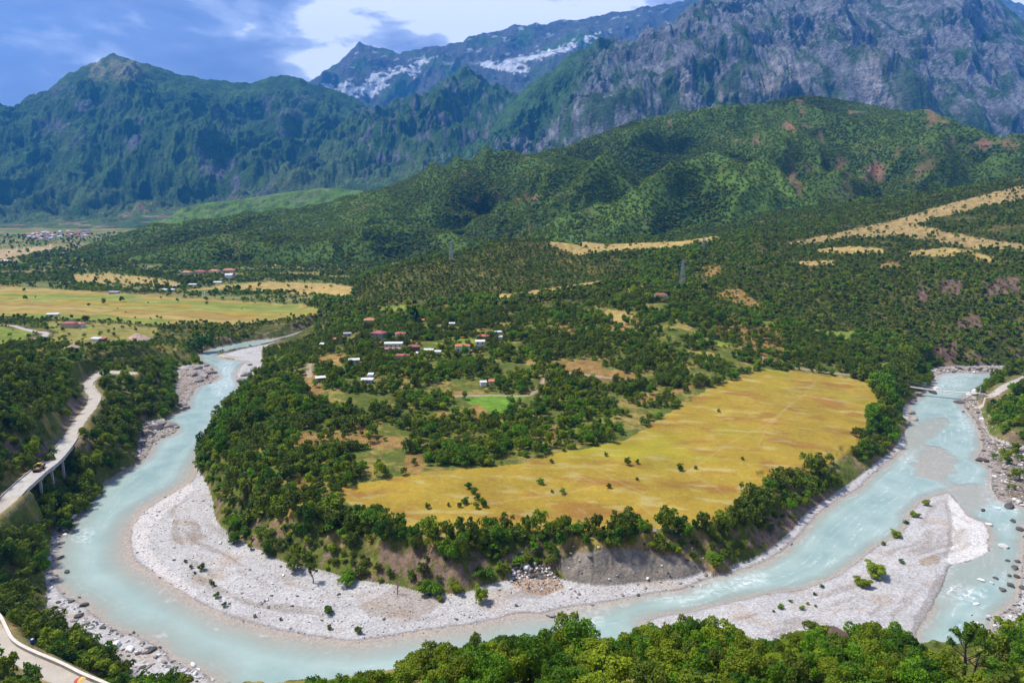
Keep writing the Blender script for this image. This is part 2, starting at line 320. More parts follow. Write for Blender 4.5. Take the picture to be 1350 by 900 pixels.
def ground(X, Y, full=False):
    X = np.asarray(X, float); Y = np.asarray(Y, float); shp = X.shape; X = X.ravel(); Y = Y.ravel()
    r = np.hypot(X, Y); Lz = land(X, Y)
    Lz = Lz + fbm(X / 60, Y / 60, 4, 3) * np.clip(r / 400, 0.15, 1.6) * 1.6 * np.where(Lz > 30, 1.6, 1)
    # slopes above the right river carry gullies
    hs = sstep(20, 60, Lz) * sstep(560, 700, r)
    Lz = Lz + hs * ridged(X / 120, Y / 260, 4, 9) * 7
    z = Lz.copy(); dW = np.full(X.shape, 500.0); dG = np.full(X.shape, 500.0); isw = np.zeros(X.shape, bool)
    near = (r < 960) & (r > 120); xn, yn = X[near], Y[near]
    wob = fbm(xn / 9, yn / 9, 3, 21) * 2.2 + fbm(xn / 2.5, yn / 2.5, 2, 5) * 0.7
    a = pdist(Wp, xn, yn); a = np.where(inside(Wp, xn, yn), -a, a)
    b = pdist(Ip, xn, yn); b = np.where(inside(Ip, xn, yn), b, -b)
    w_ = np.maximum(a, b)                                   # < 0 in the water
    wj = w_ + wob * np.clip(np.abs(w_) / 2, 0.35, 1) * 0.55
    g = np.full(xn.shape, 1e9)
    for P in [*Bp, Ip]:
        q = pdist(P, xn, yn); g = np.minimum(g, np.where(inside(P, xn, yn), 0, q))
    g = np.minimum(g, np.maximum(w_, 0)); gj = np.maximum(g + wob * 0.8 * sstep(0, 4, g) - 0.3, 0)
    dW[near] = wj; dG[near] = gj
    fore = (r[near] < 200) & (Lz[near] > 22)
    steep = np.where(fore, 1.25, np.where((xn < -120) & (yn > 225) & (yn < 430), 1.05, 0.62) + 0.35 * noise(xn / 30, yn / 30, 8) + 0.35 * sstep(-60, 60, xn) * sstep(300, 200, yn))
    bank = 0.9 + gj * steep * (1 + 0.35 * ridged(xn / 14, yn / 14, 3, 14)) 
    bar = 0.10 + 1.1 * (1 - np.exp(-np.maximum(wj, 0) / 14)) + fbm(xn / 7, yn / 7, 3, 33) * 0.12 * sstep(0, 4, wj)
    zz = np.where(gj > 0.01, np.minimum(Lz[near], np.maximum(bank, bar)), np.minimum(bar, Lz[near]))
    bm = np.exp(-pdist(Bp[0], xn, yn) / 14) * sstep(60, 0, xn)
    bed = -0.06 - 1.5 * (1 - np.exp(np.minimum(wj, 0) / (8 + 22 * bm)))
    for P, d in Sp:
        q = pdist(P, xn, yn); q = np.where(inside(P, xn, yn), 0, q); k = 1 - sstep(0, 9, q + wob * 1.6)
        bed = bed * (1 - k) + (-d) * k
    zz = np.where(wj < 0, np.minimum(bed, 0.1 + np.maximum(wj, -0.7) * 0.25), zz); z[near] = zz; isw[near] = wj < 0
    rd = np.full(X.shape, 99.0)
    for k, (P, rz, hw) in RW.items():
        bx = (X > P[:, 0].min() - 15) & (X < P[:, 0].max() + 15) & (Y > P[:, 1].min() - 15) & (Y < P[:, 1].max() + 15)
        if not bx.any(): continue
        q = pdist(P, X[bx], Y[bx], False) / hw
        f = 1 - sstep(1.25, 3.2, q); f = np.where(z[bx] < rz - 9, 0, f) if k == 'right' else f
        if k == 'upper':                                    # the road leaves the ground on a bridge here
            gap = inside(BRG, X[bx], Y[bx]); f = np.where(gap, 0, f)
            z[bx] = np.where(gap, np.minimum(z[bx], rz - 4.0), z[bx]); q = np.where(gap, 99, q)
        target = rz if k in ('upper', 'lower') else z[bx] * 0.35 + rz * 0.65
        if k in ('farm', 'path', 'lane', 'track'): target = z[bx]
        z[bx] = z[bx] * (1 - f) + target * f; rd[bx] = np.minimum(rd[bx], q)
    if full: return z.reshape(shp), dW.reshape(shp), dG.reshape(shp), rd.reshape(shp)
    return z.reshape(shp)
_b0 = np.array(at_z(84, 589, 21)[:2]); _b1 = np.array(at_z(22, 647, 21)[:2]); _bd = (_b1 - _b0) / np.linalg.norm(_b1 - _b0); _bn = np.array([-_bd[1], _bd[0]])
if _bn[0] < 0: _bn = -_bn                                   # towards the river
BRG = [_b0 + _bn * 14, _b1 + _bn * 14, _b1 - _bn * 3.9, _b0 - _bn * 3.9]

# pixel outlines of clearings and fields: (outline, colour, tree density, surface)
GOLD = (0.34, 0.235, 0.032); STRAW = (0.42, 0.30, 0.10); OCHRE = (0.30, 0.185, 0.058); GRASS = (0.14, 0.26, 0.025); LIME = (0.20, 0.24, 0.035)
MEADOW = [(441,656),(452,642),(500,632),(560,622),(620,618),(690,610),(725,598),(770,592),(830,578),(880,545),(905,532),(918,522),(935,512),(960,503),(985,492),(1010,487),(1060,492),(1110,498),(1145,502),(1158,530),(1152,545),(1135,580),(1110,605),(1060,622),(1010,645),(975,665),(955,684),(900,697),(840,697),(780,700),(745,697),(700,700),(640,697),(580,700),(540,696),(490,676)]
FIELDS = [(MEADOW, GOLD, 0.0), ([(612,521),(640,519),(690,521),(694,527),(672,533),(668,545),(650,548),(632,540),(618,532)], GRASS, 0),
 ([(722,478),(760,473),(800,478),(790,485),(835,490),(832,500),(800,502),(760,497),(735,492)], OCHRE, 0.03), ([(800,408),(830,410),(842,425),(820,428),(795,420)], STRAW, .05),
 ([(790,430),(820,428),(852,432),(852,438),(820,438)], OCHRE, .05), ([(715,430),(745,428),(762,433),(757,438),(720,437)], OCHRE, .05),
 ([(720,318),(760,318),(800,322),(850,320),(900,318),(945,311),(950,316),(900,328),(850,330),(800,334),(760,336),(735,328)], STRAW, .01),
 ([(640,390),(700,383),(760,375),(792,370),(790,378),(720,387),(660,394)], STRAW, .05), ([(815,384),(850,376),(845,381),(830,388),(825,392)], STRAW, .1),
 ([(922,446),(945,448),(965,453),(958,458),(930,454)], LIME, 0), ([(1060,434),(1120,437),(1150,437),(1118,444),(1118,449),(1095,450),(1085,442)], LIME, 0), ([(1003,423),(1025,420),(1022,431),(1005,430)], LIME, 0),
 ([(1160,476),(1178,478),(1174,494),(1150,497)], LIME, .02), ([(925,350),(945,346),(955,360),(940,368),(922,362)], OCHRE, .25),
 ([(945,385),(975,380),(1000,400),(1005,405),(975,402),(950,395)], OCHRE, .3), ([(935,410),(960,415),(985,430),(1030,430),(1040,450),(1035,470),(1010,480),(1000,478),(985,450),(945,440)], OCHRE, .38),
 ([(383,577),(400,568),(440,574),(480,570),(545,578),(560,588),(520,590),(450,588),(385,592)], OCHRE, .12), ([(468,562),(480,560),(492,580),(475,582)], OCHRE, .1),
 ([(568,545),(590,540),(592,555),(575,560)], OCHRE, .1), ([(535,598),(556,600),(560,622),(530,625)], OCHRE, .15), ([(736,572),(770,556),(803,549),(806,553),(775,566),(745,577)], LIME, .05),
 ([(830,530),(870,517),(915,506),(914,512),(880,522),(845,532)], OCHRE, .05), ([(555,517),(610,515),(640,517),(600,522)], OCHRE, 0), ([(398,498),(420,494),(428,520),(408,524)], OCHRE, .05),
 ([(412,474),(440,466),(462,468),(445,478),(418,484)], OCHRE, .03), ([(490,405),(530,402),(545,404),(540,408),(500,410)], LIME, 0), ([(570,452),(600,445),(640,448),(625,456),(590,460)], LIME, .05), ([(626,532),(640,538),(652,550),(628,556),(615,545)], OCHRE,.05),
 ([(380,632),(400,626),(408,640),(390,648)], OCHRE, .1), ([(700,432),(650,428),(655,424)], OCHRE, 0), ([(455,440),(480,438),(480,442)], OCHRE, .05), ([(728,560),(735,556),(733,580),(725,585)], OCHRE,.1),
 # left valley
 ([(-200,376),(0,377),(60,380),(150,386),(260,393),(330,398),(400,402),(422,408),(418,415),(370,422),(310,428),(250,425),(212,429),(150,424),(80,420),(0,418),(-200,416)], None, .004),
 ([(240,383),(300,375),(350,371),(440,374),(468,379),(462,392),(420,391),(370,385),(300,381)], STRAW, .01), ([(90,362),(140,360),(200,366),(240,372),(235,378),(180,376),(100,372)], STRAW, .05),
 ([(-200,336),(0,329),(70,323),(72,328),(40,338),(0,345),(-200,352)], (0.45,0.33,0.17), .01),
 ([(-60,430),(0,431),(30,433),(46,440),(20,452),(0,459),(-60,470)], LIME, .02), ([(60,424),(150,426),(208,432),(208,440),(190,450),(140,455),(80,456),(66,448),(75,438),(62,430)], (0.27,0.24,0.06), .06),
 ([(0,487),(30,484),(60,487),(75,492),(60,494),(30,490),(20,500)], STRAW, .15),
 # right hillside
 ([(1030,322),(1100,308),(1180,290),(1260,266),(1350,244),(1420,232),(1420,250),(1350,262),(1290,275),(1230,288),(1210,296),(1240,304),(1300,315),(1350,322),(1350,330),(1290,328),(1230,318),(1180,312),(1120,314),(1060,322)], (0.35,0.25,0.10), .08),
 ([(1075,328),(1120,325),(1165,328),(1165,334),(1120,334),(1078,333)], STRAW, .06), ([(1190,332),(1250,326),(1280,330),(1255,338),(1200,338)], STRAW, .06), ([(1045,345),(1100,343),(1108,349),(1060,350)], STRAW, .1), ([(1155,348),(1185,345),(1188,352),(1160,354)], OCHRE, .1),
 ([(1278,330),(1310,340),(1305,347),(1285,342)], STRAW, .1)]
TRACKS = [[(905,622),(930,606),(965,582),(985,572),(1010,560),(1040,535),(1060,520)], [(690,612),(740,616),(785,636)], [(770,610),(810,632),(850,650)], [(650,664),(690,656),(740,652),(785,640)], [(1062,520),(1070,508),(1080,497)], [(1060,521),(1110,530),(1150,536)], [(1040,535),(1010,565),(1000,585)], [(835,660),(870,685)], [(905,622),(940,640),(960,655)]]
TERR = [(465,402),(470,385),(500,364),(560,345),(620,332),(690,315),(740,320),(760,330),(820,350),(860,372),(760,374),(700,383),(640,388),(560,398),(500,403)]
CLAY = [(735,742),(760,728),(800,722),(850,726),(900,735),(930,745),(930,757),(900,765),(850,770),(790,775),(745,770)]
SOIL = [[(655,738),(690,722),(730,703),(745,706),(720,722),(680,745),(665,755)], [(500,715),(560,720),(640,730),(650,760),(560,770),(500,750)], [(300,600),(350,596),(355,620),(310,625)], [(0,582),(40,586),(110,572),(125,590),(60,602),(0,606)],
        [(88,520),(110,505),(115,530),(100,560),(85,575),(80,560)], [(1005,690),(1060,660),(1120,640),(1130,648),(1070,680),(1010,715),(960,735)]]
SCREE = [(680,748),(700,752),(735,762),(745,775),(720,785),(690,780),(670,768)]
CLIFF = [[(1290,370),(1345,365),(1345,385),(1300,390)], [(1210,375),(1225,378),(1220,405),(1205,400)], [(1235,370),(1270,368),(1265,388),(1240,388)], [(1260,425),(1290,415),(1295,430),(1265,435)], [(1225,455),(1260,450),(1262,475),(1230,478)]]
def outlines(px, py, k=1.0):
    """blurred membership test in the traced outlines: a jittered copy gives ragged edges"""
    return px, py
def surface(X, Y, Z, dW, dG, rd):
    """albedo, tree density and surface kind of each point of the land"""
    n = len(X); r = np.hypot(X, Y)
    px, py = to_px(X, Y, Z)
    jx = px + noise(X / 5, Y / 5, 2) * 3.0; jy = py + noise(X / 5, Y / 5, 4) * 1.6
    A = np.empty((n, 3)); kind = np.zeros(n, int)           # 0 ground 1 gravel 2 meadow 3 road
    f = fbm(X / 20, Y / 20, 4, 6); g = fbm(X / 4, Y / 4, 3, 16)
    low = np.array((0.12, 0.145, 0.025)); dry = np.array((0.34, 0.25, 0.07))
    k = sstep(-0.1, 0.5, f + 0.5 * g)[:, None]; A[:] = low * (1 - k) + dry * k
    dens = np.full(n, 0.90) - 0.90 * sstep(0.02, 0.24, fbm(X / 34, Y / 30, 4, 40)) * (r < 720) * (r > 210) * np.where(X < -150, 0.45, 1.0)
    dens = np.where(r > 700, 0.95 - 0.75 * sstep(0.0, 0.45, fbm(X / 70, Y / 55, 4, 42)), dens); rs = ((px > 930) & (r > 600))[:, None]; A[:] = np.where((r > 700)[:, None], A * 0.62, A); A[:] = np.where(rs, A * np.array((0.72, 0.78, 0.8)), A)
    dens = np.where(inside(TERR, px, py) & (r > 650), 0.97, dens)
    # banks
    bank = (dG > 0.05) & (dG < 400) & (Z < 12) & (r < 900); kb = (sstep(18, 3, dG) * sstep(-0.05, 0.45, g + f) * bank)[:, None]
    soil = np.array((0.20, 0.145, 0.10)) * (1 + 0.3 * g[:, None]); A[:] = A * (1 - kb) + soil * kb
    dens = np.where(bank & (dG < 1.5), 0.15, dens); dens = np.where((dG > 1.5) & (X < -100) & (Y < 440) & (Z < 22) & (X < -60 - 0.3 * Y), 1.0, dens)
    dens = np.where((X > 200) & (Y < 420) & (dG > 0) & (X > 230), dens * 0.5, dens)
    for P in SOIL:
        m = inside(P, jx, jy) & (g + f > -0.25); A[m] = np.array((0.23, 0.16, 0.11)) * (1 + 0.35 * g[m][:, None]); dens[m] *= 0.8
    dens = np.where((dG > 7) & (dG < 40) & (X > -110) & (X < 330) & (Y < 560) & (Z > 8.5) & (Z < 16), 1.0, dens); dens = np.where((dG > 2) & (dG < 60) & (X > -230) & (X < -70) & (Y > 225) & (Y < 520) & (Y < 300 - 1.6 * (X + 60)), np.maximum(dens, 0.97), dens)
    dens = np.where((px > 1000) & (r > 590) & (r < 980), np.maximum(dens, .9), dens)
    for P in CLIFF:
        m = inside(P, jx, jy); q_ = fbm(X[m] / 3, Z[m] / 9, 4, 19); A[m] = np.array((0.15, 0.095, 0.07)) * (1 + 0.9 * q_[:, None]); dens[m] *= 0.35
    m = inside(CLAY, jx, jy); A[m] = np.array((0.26, 0.225, 0.19)) * (1 + 0.15 * g[m][:, None]); dens[m] = 0.0
    # valley before the hills: hedges and trees in rows
    v = (X < 20) & (Y > 900); dens = np.where(v & (Z < 25), 0.34 + 0.9 * noise(X / 90, Y / 30, 77), dens)
    fs = sstep(-.15, .25, fbm(X / 240, Y / 70, 3, 43))[:, None]; A[:] = np.where((v & (Z < 25))[:, None], np.array((0.14, 0.17, 0.045)) * (1 - fs) + np.array((0.26, 0.22, 0.08)) * fs, A)
    for P, col, d in FIELDS:
        m = inside(P, jx, jy)
        if not m.any(): continue
        if P is MEADOW:
            q = fbm(X[m] / 30, Y[m] / 14, 5, 50); q2 = fbm(X[m] / 70, Y[m] / 70, 3, 55); q3 = fbm(X[m] / 3, Y[m] / 3, 3, 58)
            c = np.array(GOLD) * (1 + 0.16 * q3[:, None])
            kk = sstep(0.0, 0.5, q)[:, None] * .75; c = c * (1 - kk) + np.array((0.27, 0.125, 0.032)) * kk
            kk = sstep(0.05, 0.5, q2)[:, None] * .8; c = c * (1 - kk) + np.array((0.34, 0.30, 0.025)) * kk
            kk = sstep(0.12, 0.5, fbm(X[m] / 18 + Y[m] / 40, Y[m] / 7, 5, 59))[:, None] * .7; c = c * (1 - kk) + np.array((0.40, 0.33, 0.12)) * kk
            for T in TRACKS:
                q = pdist(T, px[m] + 0.5 * noise(X[m] / 9, Y[m] / 9, 5), py[m], False); kk = sstep(1.6, 0.5, q) * 0.26; c = c * (1 - kk[:, None]) + np.array((0.47, 0.33, 0.17)) * kk[:, None]
            A[m] = c; kind[m] = 2
        elif col is None:
            band = Y[m] + 0.12 * X[m]; cell = np.floor(band / 34 + noise(X[m] / 300, Y[m] / 300, 61) * 0.6).astype(int)
            pal = np.array([GOLD, STRAW, (0.22, 0.27, 0.05), (0.34, 0.20, 0.05), (0.15, 0.24, 0.03), (0.30, 0.27, 0.06), (0.37, 0.25, 0.06)])
            h = (cell * 7919 + (np.floor(X[m] / 190 + 0.3 * cell).astype(int)) * 104729) % 7
            c = pal[h] * 0.6 + np.array((0.30, 0.24, 0.06)) * 0.4; c *= (1 + 0.22 * fbm(X[m] / 25, Y[m] / 8, 3, 62)[:, None])
            edge = np.abs((band / 34) % 1 - 0.5) > 0.47; c[edge] = (0.10, 0.16, 0.03); A[m] = c; kind[m] = 4
        else:
            A[m] = np.array(col) * (1 + 0.25 * g[m][:, None] + 0.2 * f[m][:, None])
        dens[m] = d
    # gravel and stones of the river
    m = (dG <= 0.05) & (dW < 400)
    c = np.array((0.45, 0.43, 0.42)) * (1 + 0.08 * f[:, None] + 0.06 * g[:, None])
    sand = (sstep(0.15, 0.5, fbm(X / 22, Y / 10, 3, 70)) * 0.7)[:, None]; c = c * (1 - sand) + np.array((0.40, 0.33, 0.27)) * sand
    wet = sstep(1.6, 0.0, dW)[:, None]; c = c * (1 - 0.45 * wet)
    line = (sstep(0.85, 1.0, noise(dW * 0.5, np.hypot(X, Y) / 60, 71) + .35) * sstep(3, 6, dW) * 0.14)[:, None]; c = c * (1 - line)
    A[m] = c[m]; kind[m] = 1; dens[m] = 0.0
    m = m & (X > 180) & (dW > 6) & (Y > 235) & inside(BAR_RB, px, py); dens[m] = 0.16; A[m] = A[m] * 0.55 + np.array((0.20, 0.17, 0.10)) * 0.45
    m = inside([(520,772),(560,782),(590,790),(570,805),(540,815),(490,812),(470,800),(490,790)], jx, jy) & (kind == 1); A[m] = A[m] * 0.55 + np.array((0.27, 0.20, 0.145)) * 0.45
    m = inside(SCREE, jx, jy); A[m] = (0.42, 0.30, 0.22); dens[m] = 0
    for P_, c_, f_ in (([(1251,650),(1267,668),(1277,680),(1296,689),(1304,703),(1301,716),(1305,727),(1285,737),(1253,744),(1246,735),(1256,715),(1254,690),(1249,670)], (0.66,0.63,0.60), .8), ([(1236,757),(1248,757),(1234,790),(1212,825),(1199,840),(1206,815),(1222,785)], (0.27,0.25,0.235), .7), ([(1246,662),(1252,668),(1258,700),(1252,735),(1244,735),(1250,700)], (0.30,0.28,0.26), .5),
                      ([(1210,738),(1225,733),(1240,733),(1240,742),(1225,746),(1215,745)], (0.34,0.25,0.17), .7), ([(175,690),(200,668),(250,636),(256,645),(225,668),(200,695),(195,720),(215,745),(262,780),(255,788),(200,752),(175,720)], (0.60,0.55,0.52), .6), ([(1197,534),(1219,529),(1229,534),(1232,547),(1213,556),(1203,558)], (0.66,0.63,0.61), .9)):
        m = inside(P_, jx, jy) & (kind == 1) & (dW > 0); A[m] = A[m] * (1 - f_) + np.array(c_) * f_
    ch = sstep(0.12, 0.4, fbm(dW / 7, np.arctan2(X - 20, Y - 330) * 5 + X / 90, 4, 72)) * sstep(3, 8, dW) * 0.30; m = kind == 1; A[m] = A[m] * (1 - ch[m][:, None] * np.array((.8, .95, 1.1)))
    m = dW < 0; A[m] = np.array((0.50, 0.36, 0.29)); dens[m] = 0; kind[m] = 1
    for P in (BAR_LEFT2, BAR_LEFT3, BAR_FARR, BAR_RB):
        m = inside(P, jx, jy) & (dW > 0); A[m] = A[m] * np.array((0.70, 0.62, 0.55)) * (1 + .3 * g[m][:, None])
    # roads
    m = rd < 1.0 + 0.12 * g; A[m] = np.array((0.47, 0.42, 0.36)) * (1 + 0.08 * g[m][:, None]); kind[m] = 3
    m_ = m & (X > -170) & (X < 260) & (Y > 300); A[m_] = A[m_] * np.array((.78, .68, .55))
    m2 = (rd < 1.9) & ~m; A[m2] = A[m2] * 0.5 + np.array((0.27, 0.21, 0.12)) * 0.5
    dens = np.where(rd < 2.0, 0, dens); dens = np.where((rd < 3.0), dens * 0.4, dens)
    return A, np.clip(dens, 0, 1), kind, px, py

th = np.radians(np.linspace(-45, 45, 1120))
rr = [14.0]
while rr[-1] < 1700: rr.append(rr[-1] * (1.012 if rr[-1] < 60 else 1.0024))
while rr[-1] < 15500: rr.append(rr[-1] * 1.04)
rr = np.array(rr)
TH, RR = np.meshgrid(th, rr); GX = RR * np.sin(TH); GY = RR * np.cos(TH)
GZ, dW, dG, rd = ground(GX, GY, True)
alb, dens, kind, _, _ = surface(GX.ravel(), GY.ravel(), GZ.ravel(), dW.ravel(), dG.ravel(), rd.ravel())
V = np.stack([GX.ravel(), GY.ravel(), GZ.ravel()], -1)
nr, nc = GX.shape; idx = np.arange(nr * nc).reshape(nr, nc)
F = np.stack([idx[:-1, :-1], idx[:-1, 1:], idx[1:, 1:], idx[1:, :-1]], -1).reshape(-1, 4)
fk = kind[F[:, 0]]
def sub(name, sel, mat, label_kind='structure'):
    f = F[sel]; u, inv = np.unique(f, return_inverse=True)
    o = mesh_np(name, V[u], inv.reshape(-1, 4), mat, smooth=True, attrs={'albedo': ('FLOAT_COLOR', alb[u])})
    return tag(o, kind=label_kind)
sub('ground', fk == 0, M['ground']); sub('gravel_bank', fk == 1, M['gravel']); sub('meadow', fk == 2, M['meadow'])
sub('dirt_road', fk == 3, M['dirt']); sub('farm_fields', fk == 4, M['meadow'])

# ------------------------------------------------------------------ river
m, nt, b = new_mat('river_water')
at = nt.nodes.new('ShaderNodeAttribute'); at.attribute_name = 'depth'
fo = nt.nodes.new('ShaderNodeAttribute'); fo.attribute_name = 'foam'
wn = nz(nt, 0.06, 3); col = mix_rgb(nt, (0.26, 0.37, 0.345), (0.36, 0.46, 0.425), mrange(nt, wn.outputs['Fac'], 0.35, 0.65, 0, 1)); col = mix_rgb(nt, (0.42, 0.50, 0.45), col, mrange(nt, at.outputs['Fac'], 0.3, 1.1, 0, 1))
mpn = nt.nodes.new('ShaderNodeMapping'); gp = nt.nodes.new('ShaderNodeNewGeometry'); nt.links.new(gp.outputs['Position'], mpn.inputs[0]); mpn.inputs['Scale'].default_value = (1, 1.0, 1)
rip = nz(nt, 0.45, 6, 0.65, mpn.outputs[0]); rip.inputs['Distortion'].default_value = 0.6
fth = nt.nodes.new('ShaderNodeMath'); fth.operation = 'MULTIPLY'; nt.links.new(fo.outputs['Fac'], fth.inputs[0]); nt.links.new(mrange(nt, rip.outputs['Fac'], 0.42, 0.62, 0, 1.2), fth.inputs[1]); fth.use_clamp = True
col = mix_rgb(nt, col, (0.75, 0.80, 0.80), fth.outputs[0])
nt.links.new(col, b.inputs['Base Color']); b.inputs['Roughness'].default_value = 0.25; b.inputs['Specular IOR Level'].default_value = 0.3; b.inputs['IOR'].default_value = 1.33
bp = nt.nodes.new('ShaderNodeBump'); bp.inputs['Strength'].default_value = 0.35; bp.inputs['Distance'].default_value = 0.5
nt.links.new(rip.outputs['Fac'], bp.inputs['Height']); nt.links.new(bp.outputs[0], b.inputs['Normal'])
trn = nt.nodes.new('ShaderNodeBsdfTransparent'); mx = nt.nodes.new('ShaderNodeMixShader')
af = nt.nodes.new('ShaderNodeMath'); af.operation = 'MAXIMUM'; nt.links.new(mrange(nt, at.outputs['Fac'], 0.0, 0.85, 0.18, 1.0), af.inputs[0]); nt.links.new(fth.outputs[0], af.inputs[1])
nt.links.new(af.outputs[0], mx.inputs[0]); nt.links.new(trn.outputs[0], mx.inputs[1]); nt.links.new(b.outputs[0], mx.inputs[2])
nt.links.new(mx.outputs[0], nt.nodes['Material Output'].inputs[0]); M['water'] = m
wet = (GZ.ravel() < 0.02) & (RR.ravel() < 960)
fw = F[wet[F].any(1)]; u, inv = np.unique(fw, return_inverse=True)
Vw = V[u].copy(); depth = -Vw[:, 2]; Vw[:, 2] = 0
pxw, pyw = to_px(Vw[:, 0], Vw[:, 1], Vw[:, 2])
foam = np.zeros(len(Vw))
for P in ([(855,785),(900,770),(960,764),(1000,757),(1010,762),(960,775),(900,785)], [(1185,598),(1200,596),(1205,602),(1190,606)], [(1225,740),(1248,742),(1252,752),(1240,756),(1218,748)], [(1245,778),(1270,775),(1295,782),(1270,790),(1245,788)],
          [(1265,545),(1280,552),(1283,568),(1270,560)], [(740,802),(800,800),(790,815),(750,812)], [(1230,500),(1275,495),(1260,515),(1232,512)], [(276,500),(300,480),(310,500),(290,520)], [(1300,640),(1320,655),(1340,672),(1300,665)], [(100,700),(118,702),(112,712),(98,708)]):
    foam = np.maximum(foam, 0.9 * (1 - sstep(0, 12, pdist(P, pxw, pyw))) + 0.9 * inside(P, pxw, pyw))
foam = np.clip(np.maximum(foam, 0.28 * (pxw > 1150) * sstep(0.1, 0.5, fbm(Vw[:, 0] / 14, Vw[:, 1] / 14, 3, 80))), 0, 1)
aw = pdist(Wp, Vw[:, 0], Vw[:, 1]); al_ = Vw[:, 0] * 0.5 + Vw[:, 1]
stk = sstep(0.12, 0.55, fbm(aw / 1.7 + 0.3 * noise(Vw[:, 0] / 20, Vw[:, 1] / 20, 83), al_ / 20, 5, 82))
foam = np.maximum(foam * (0.45 + 0.8 * stk), stk * np.where(Vw[:, 0] > 60, 0.42, 0.2) * sstep(0, 3, aw))
foam = np.maximum(foam, 0.5 * sstep(0.35, 0.6, fbm(Vw[:, 0] / 6, Vw[:, 1] / 6, 2, 81)) * (depth < 0.5))
tag(mesh_np('river', Vw, inv.reshape(-1, 4), M['water'], smooth=True, attrs={'depth': ('FLOAT', depth), 'foam': ('FLOAT', foam)}), kind='structure')
# ------------------------------------------------------------------ hills and mountains, each ridge lofted through traced contours at its real distance
def resamp(c, xs):
    c = np.array(c, float); return np.interp(xs, c[:, 0], c[:, 1]), np.interp(xs, c[:, 0], c[:, 2])
def loft(name, contours, x0, x1, nx, rows, amp, lam, back, colour, mat, seed, crest_amp=0.25, jag=0.0, kind='structure', elong=2.5, kind_fade=False, tone=1.0, far=1.0):
    amp *= far; lam *= far; back *= far; jag *= far; seed_ = seed
    xs = np.linspace(x0, x1, nx); rings = []
    for c in contours:
        y, d = resamp(c, xs); d = d * far; 
        u = (450 - y) / 900; t = d / (C_ + u * S_); rings.append(np.stack([(xs - 675) / 900 * t, d, CAM_H + (-S_ + u * C_) * t], -1))
    last = rings[-1].copy(); prev = rings[-2]; 
    bk = last.copy(); bk[:, 1] += back; bk[:, 0] *= (last[:, 1] + back) / last[:, 1]; bk[:, 2] = last[:, 2] - back * 0.55
    P = [rings[0] - np.array([0, 25, 60]), rings[0] - np.array([0, 12, 25])]; Vv = [0, 0]; K = len(rings)
    for i in range(K - 1):
        a, b_ = rings[i], rings[i + 1]
        for j in range(rows[i]):
            t = j / rows[i]; P.append(a * (1 - t) + b_ * t); Vv.append((i + t) / (K - 1))
    P.append(rings[-1]); Vv.append(1.0)
    for j in range(1, 9): t = j / 8; P.append(last * (1 - t) + bk * t); Vv.append(1 + t)
    P = np.array(P); v = np.array(Vv)[:, None] * np.ones((1, nx))
    # round the creases between contours
    for _ in range(6): P[1:-1, :, 2] = 0.25 * P[:-2, :, 2] + 0.5 * P[1:-1, :, 2] + 0.25 * P[2:, :, 2]
    X, Y = P[..., 0], P[..., 1]
    wx = fbm(X / (lam * 2.2), Y / (lam * 2.2), 3, seed + 30) * lam * 0.7
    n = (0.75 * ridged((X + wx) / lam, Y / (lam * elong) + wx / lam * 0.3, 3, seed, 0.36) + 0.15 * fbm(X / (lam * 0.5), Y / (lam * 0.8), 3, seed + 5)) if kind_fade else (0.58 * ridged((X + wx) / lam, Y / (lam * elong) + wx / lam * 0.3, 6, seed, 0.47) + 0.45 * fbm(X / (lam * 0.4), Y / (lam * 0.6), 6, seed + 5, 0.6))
    env = np.where(v <= 1, sstep(0, 0.22, v) * (1 - (1 - crest_amp) * sstep(0.5 if kind_fade else 0.72, 0.97, v)), crest_amp)
    if far > 1: n = n + 0.8 * (ridged((X + 1.5 * wx) / (lam * 3.2), Y / (lam * 7) + wx / lam * .2, 3, seed + 40, 0.4) - .2)
    env = env * (sstep(0, 0.10, (xs - x0) / (x1 - x0)) if kind_fade else 1)
    if kind_fade: env = env * np.clip((last[:, 2] - 20) / (0.75 * last[:, 2].max()), 0.24, 1)
    P[..., 2] += (n - (0.15 if far == 1 else .3)) * amp * env + jag * ridged(X / (lam * 0.35), Y / (lam * 4), 4, seed + 60) * sstep(0.9, 1.0, v)
    P[..., 1] += fbm(X / lam, P[..., 2] / lam, 3, seed + 8) * amp * 0.5 * sstep(0.05, 0.3, v) * (1 - sstep(0.85, 1, v))
    nrm = np.gradient(P[..., 2], axis=1) / np.maximum(np.abs(np.gradient(X, axis=1)), 1e-3)
    px, py = to_px(P[..., 0], P[..., 1], P[..., 2])
    global TONE; TONE = tone
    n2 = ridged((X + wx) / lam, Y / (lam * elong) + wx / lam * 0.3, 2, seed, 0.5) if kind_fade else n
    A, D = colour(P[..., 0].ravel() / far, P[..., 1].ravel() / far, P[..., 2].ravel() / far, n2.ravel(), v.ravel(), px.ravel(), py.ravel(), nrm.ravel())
    idx = np.arange(P.shape[0] * nx).reshape(P.shape[0], nx)
    Fq = np.stack([idx[:-1, :-1], idx[:-1, 1:], idx[1:, 1:], idx[1:, :-1]], -1).reshape(-1, 4)
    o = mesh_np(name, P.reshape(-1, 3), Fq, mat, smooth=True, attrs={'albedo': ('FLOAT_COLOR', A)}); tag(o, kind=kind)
    return P, Fq, D
FOREST = np.array((0.050, 0.115, 0.025)); FOREST2 = np.array((0.085, 0.165, 0.030)); ROCK = np.array((0.19, 0.195, 0.215)); PALE = np.array((0.13, 0.19, 0.06)); RED = np.array((0.24, 0.12, 0.08)); SNOW = np.array((0.82, 0.85, 0.9))
def mixc(A, c, k): return A * (1 - k[:, None]) + c * k[:, None]
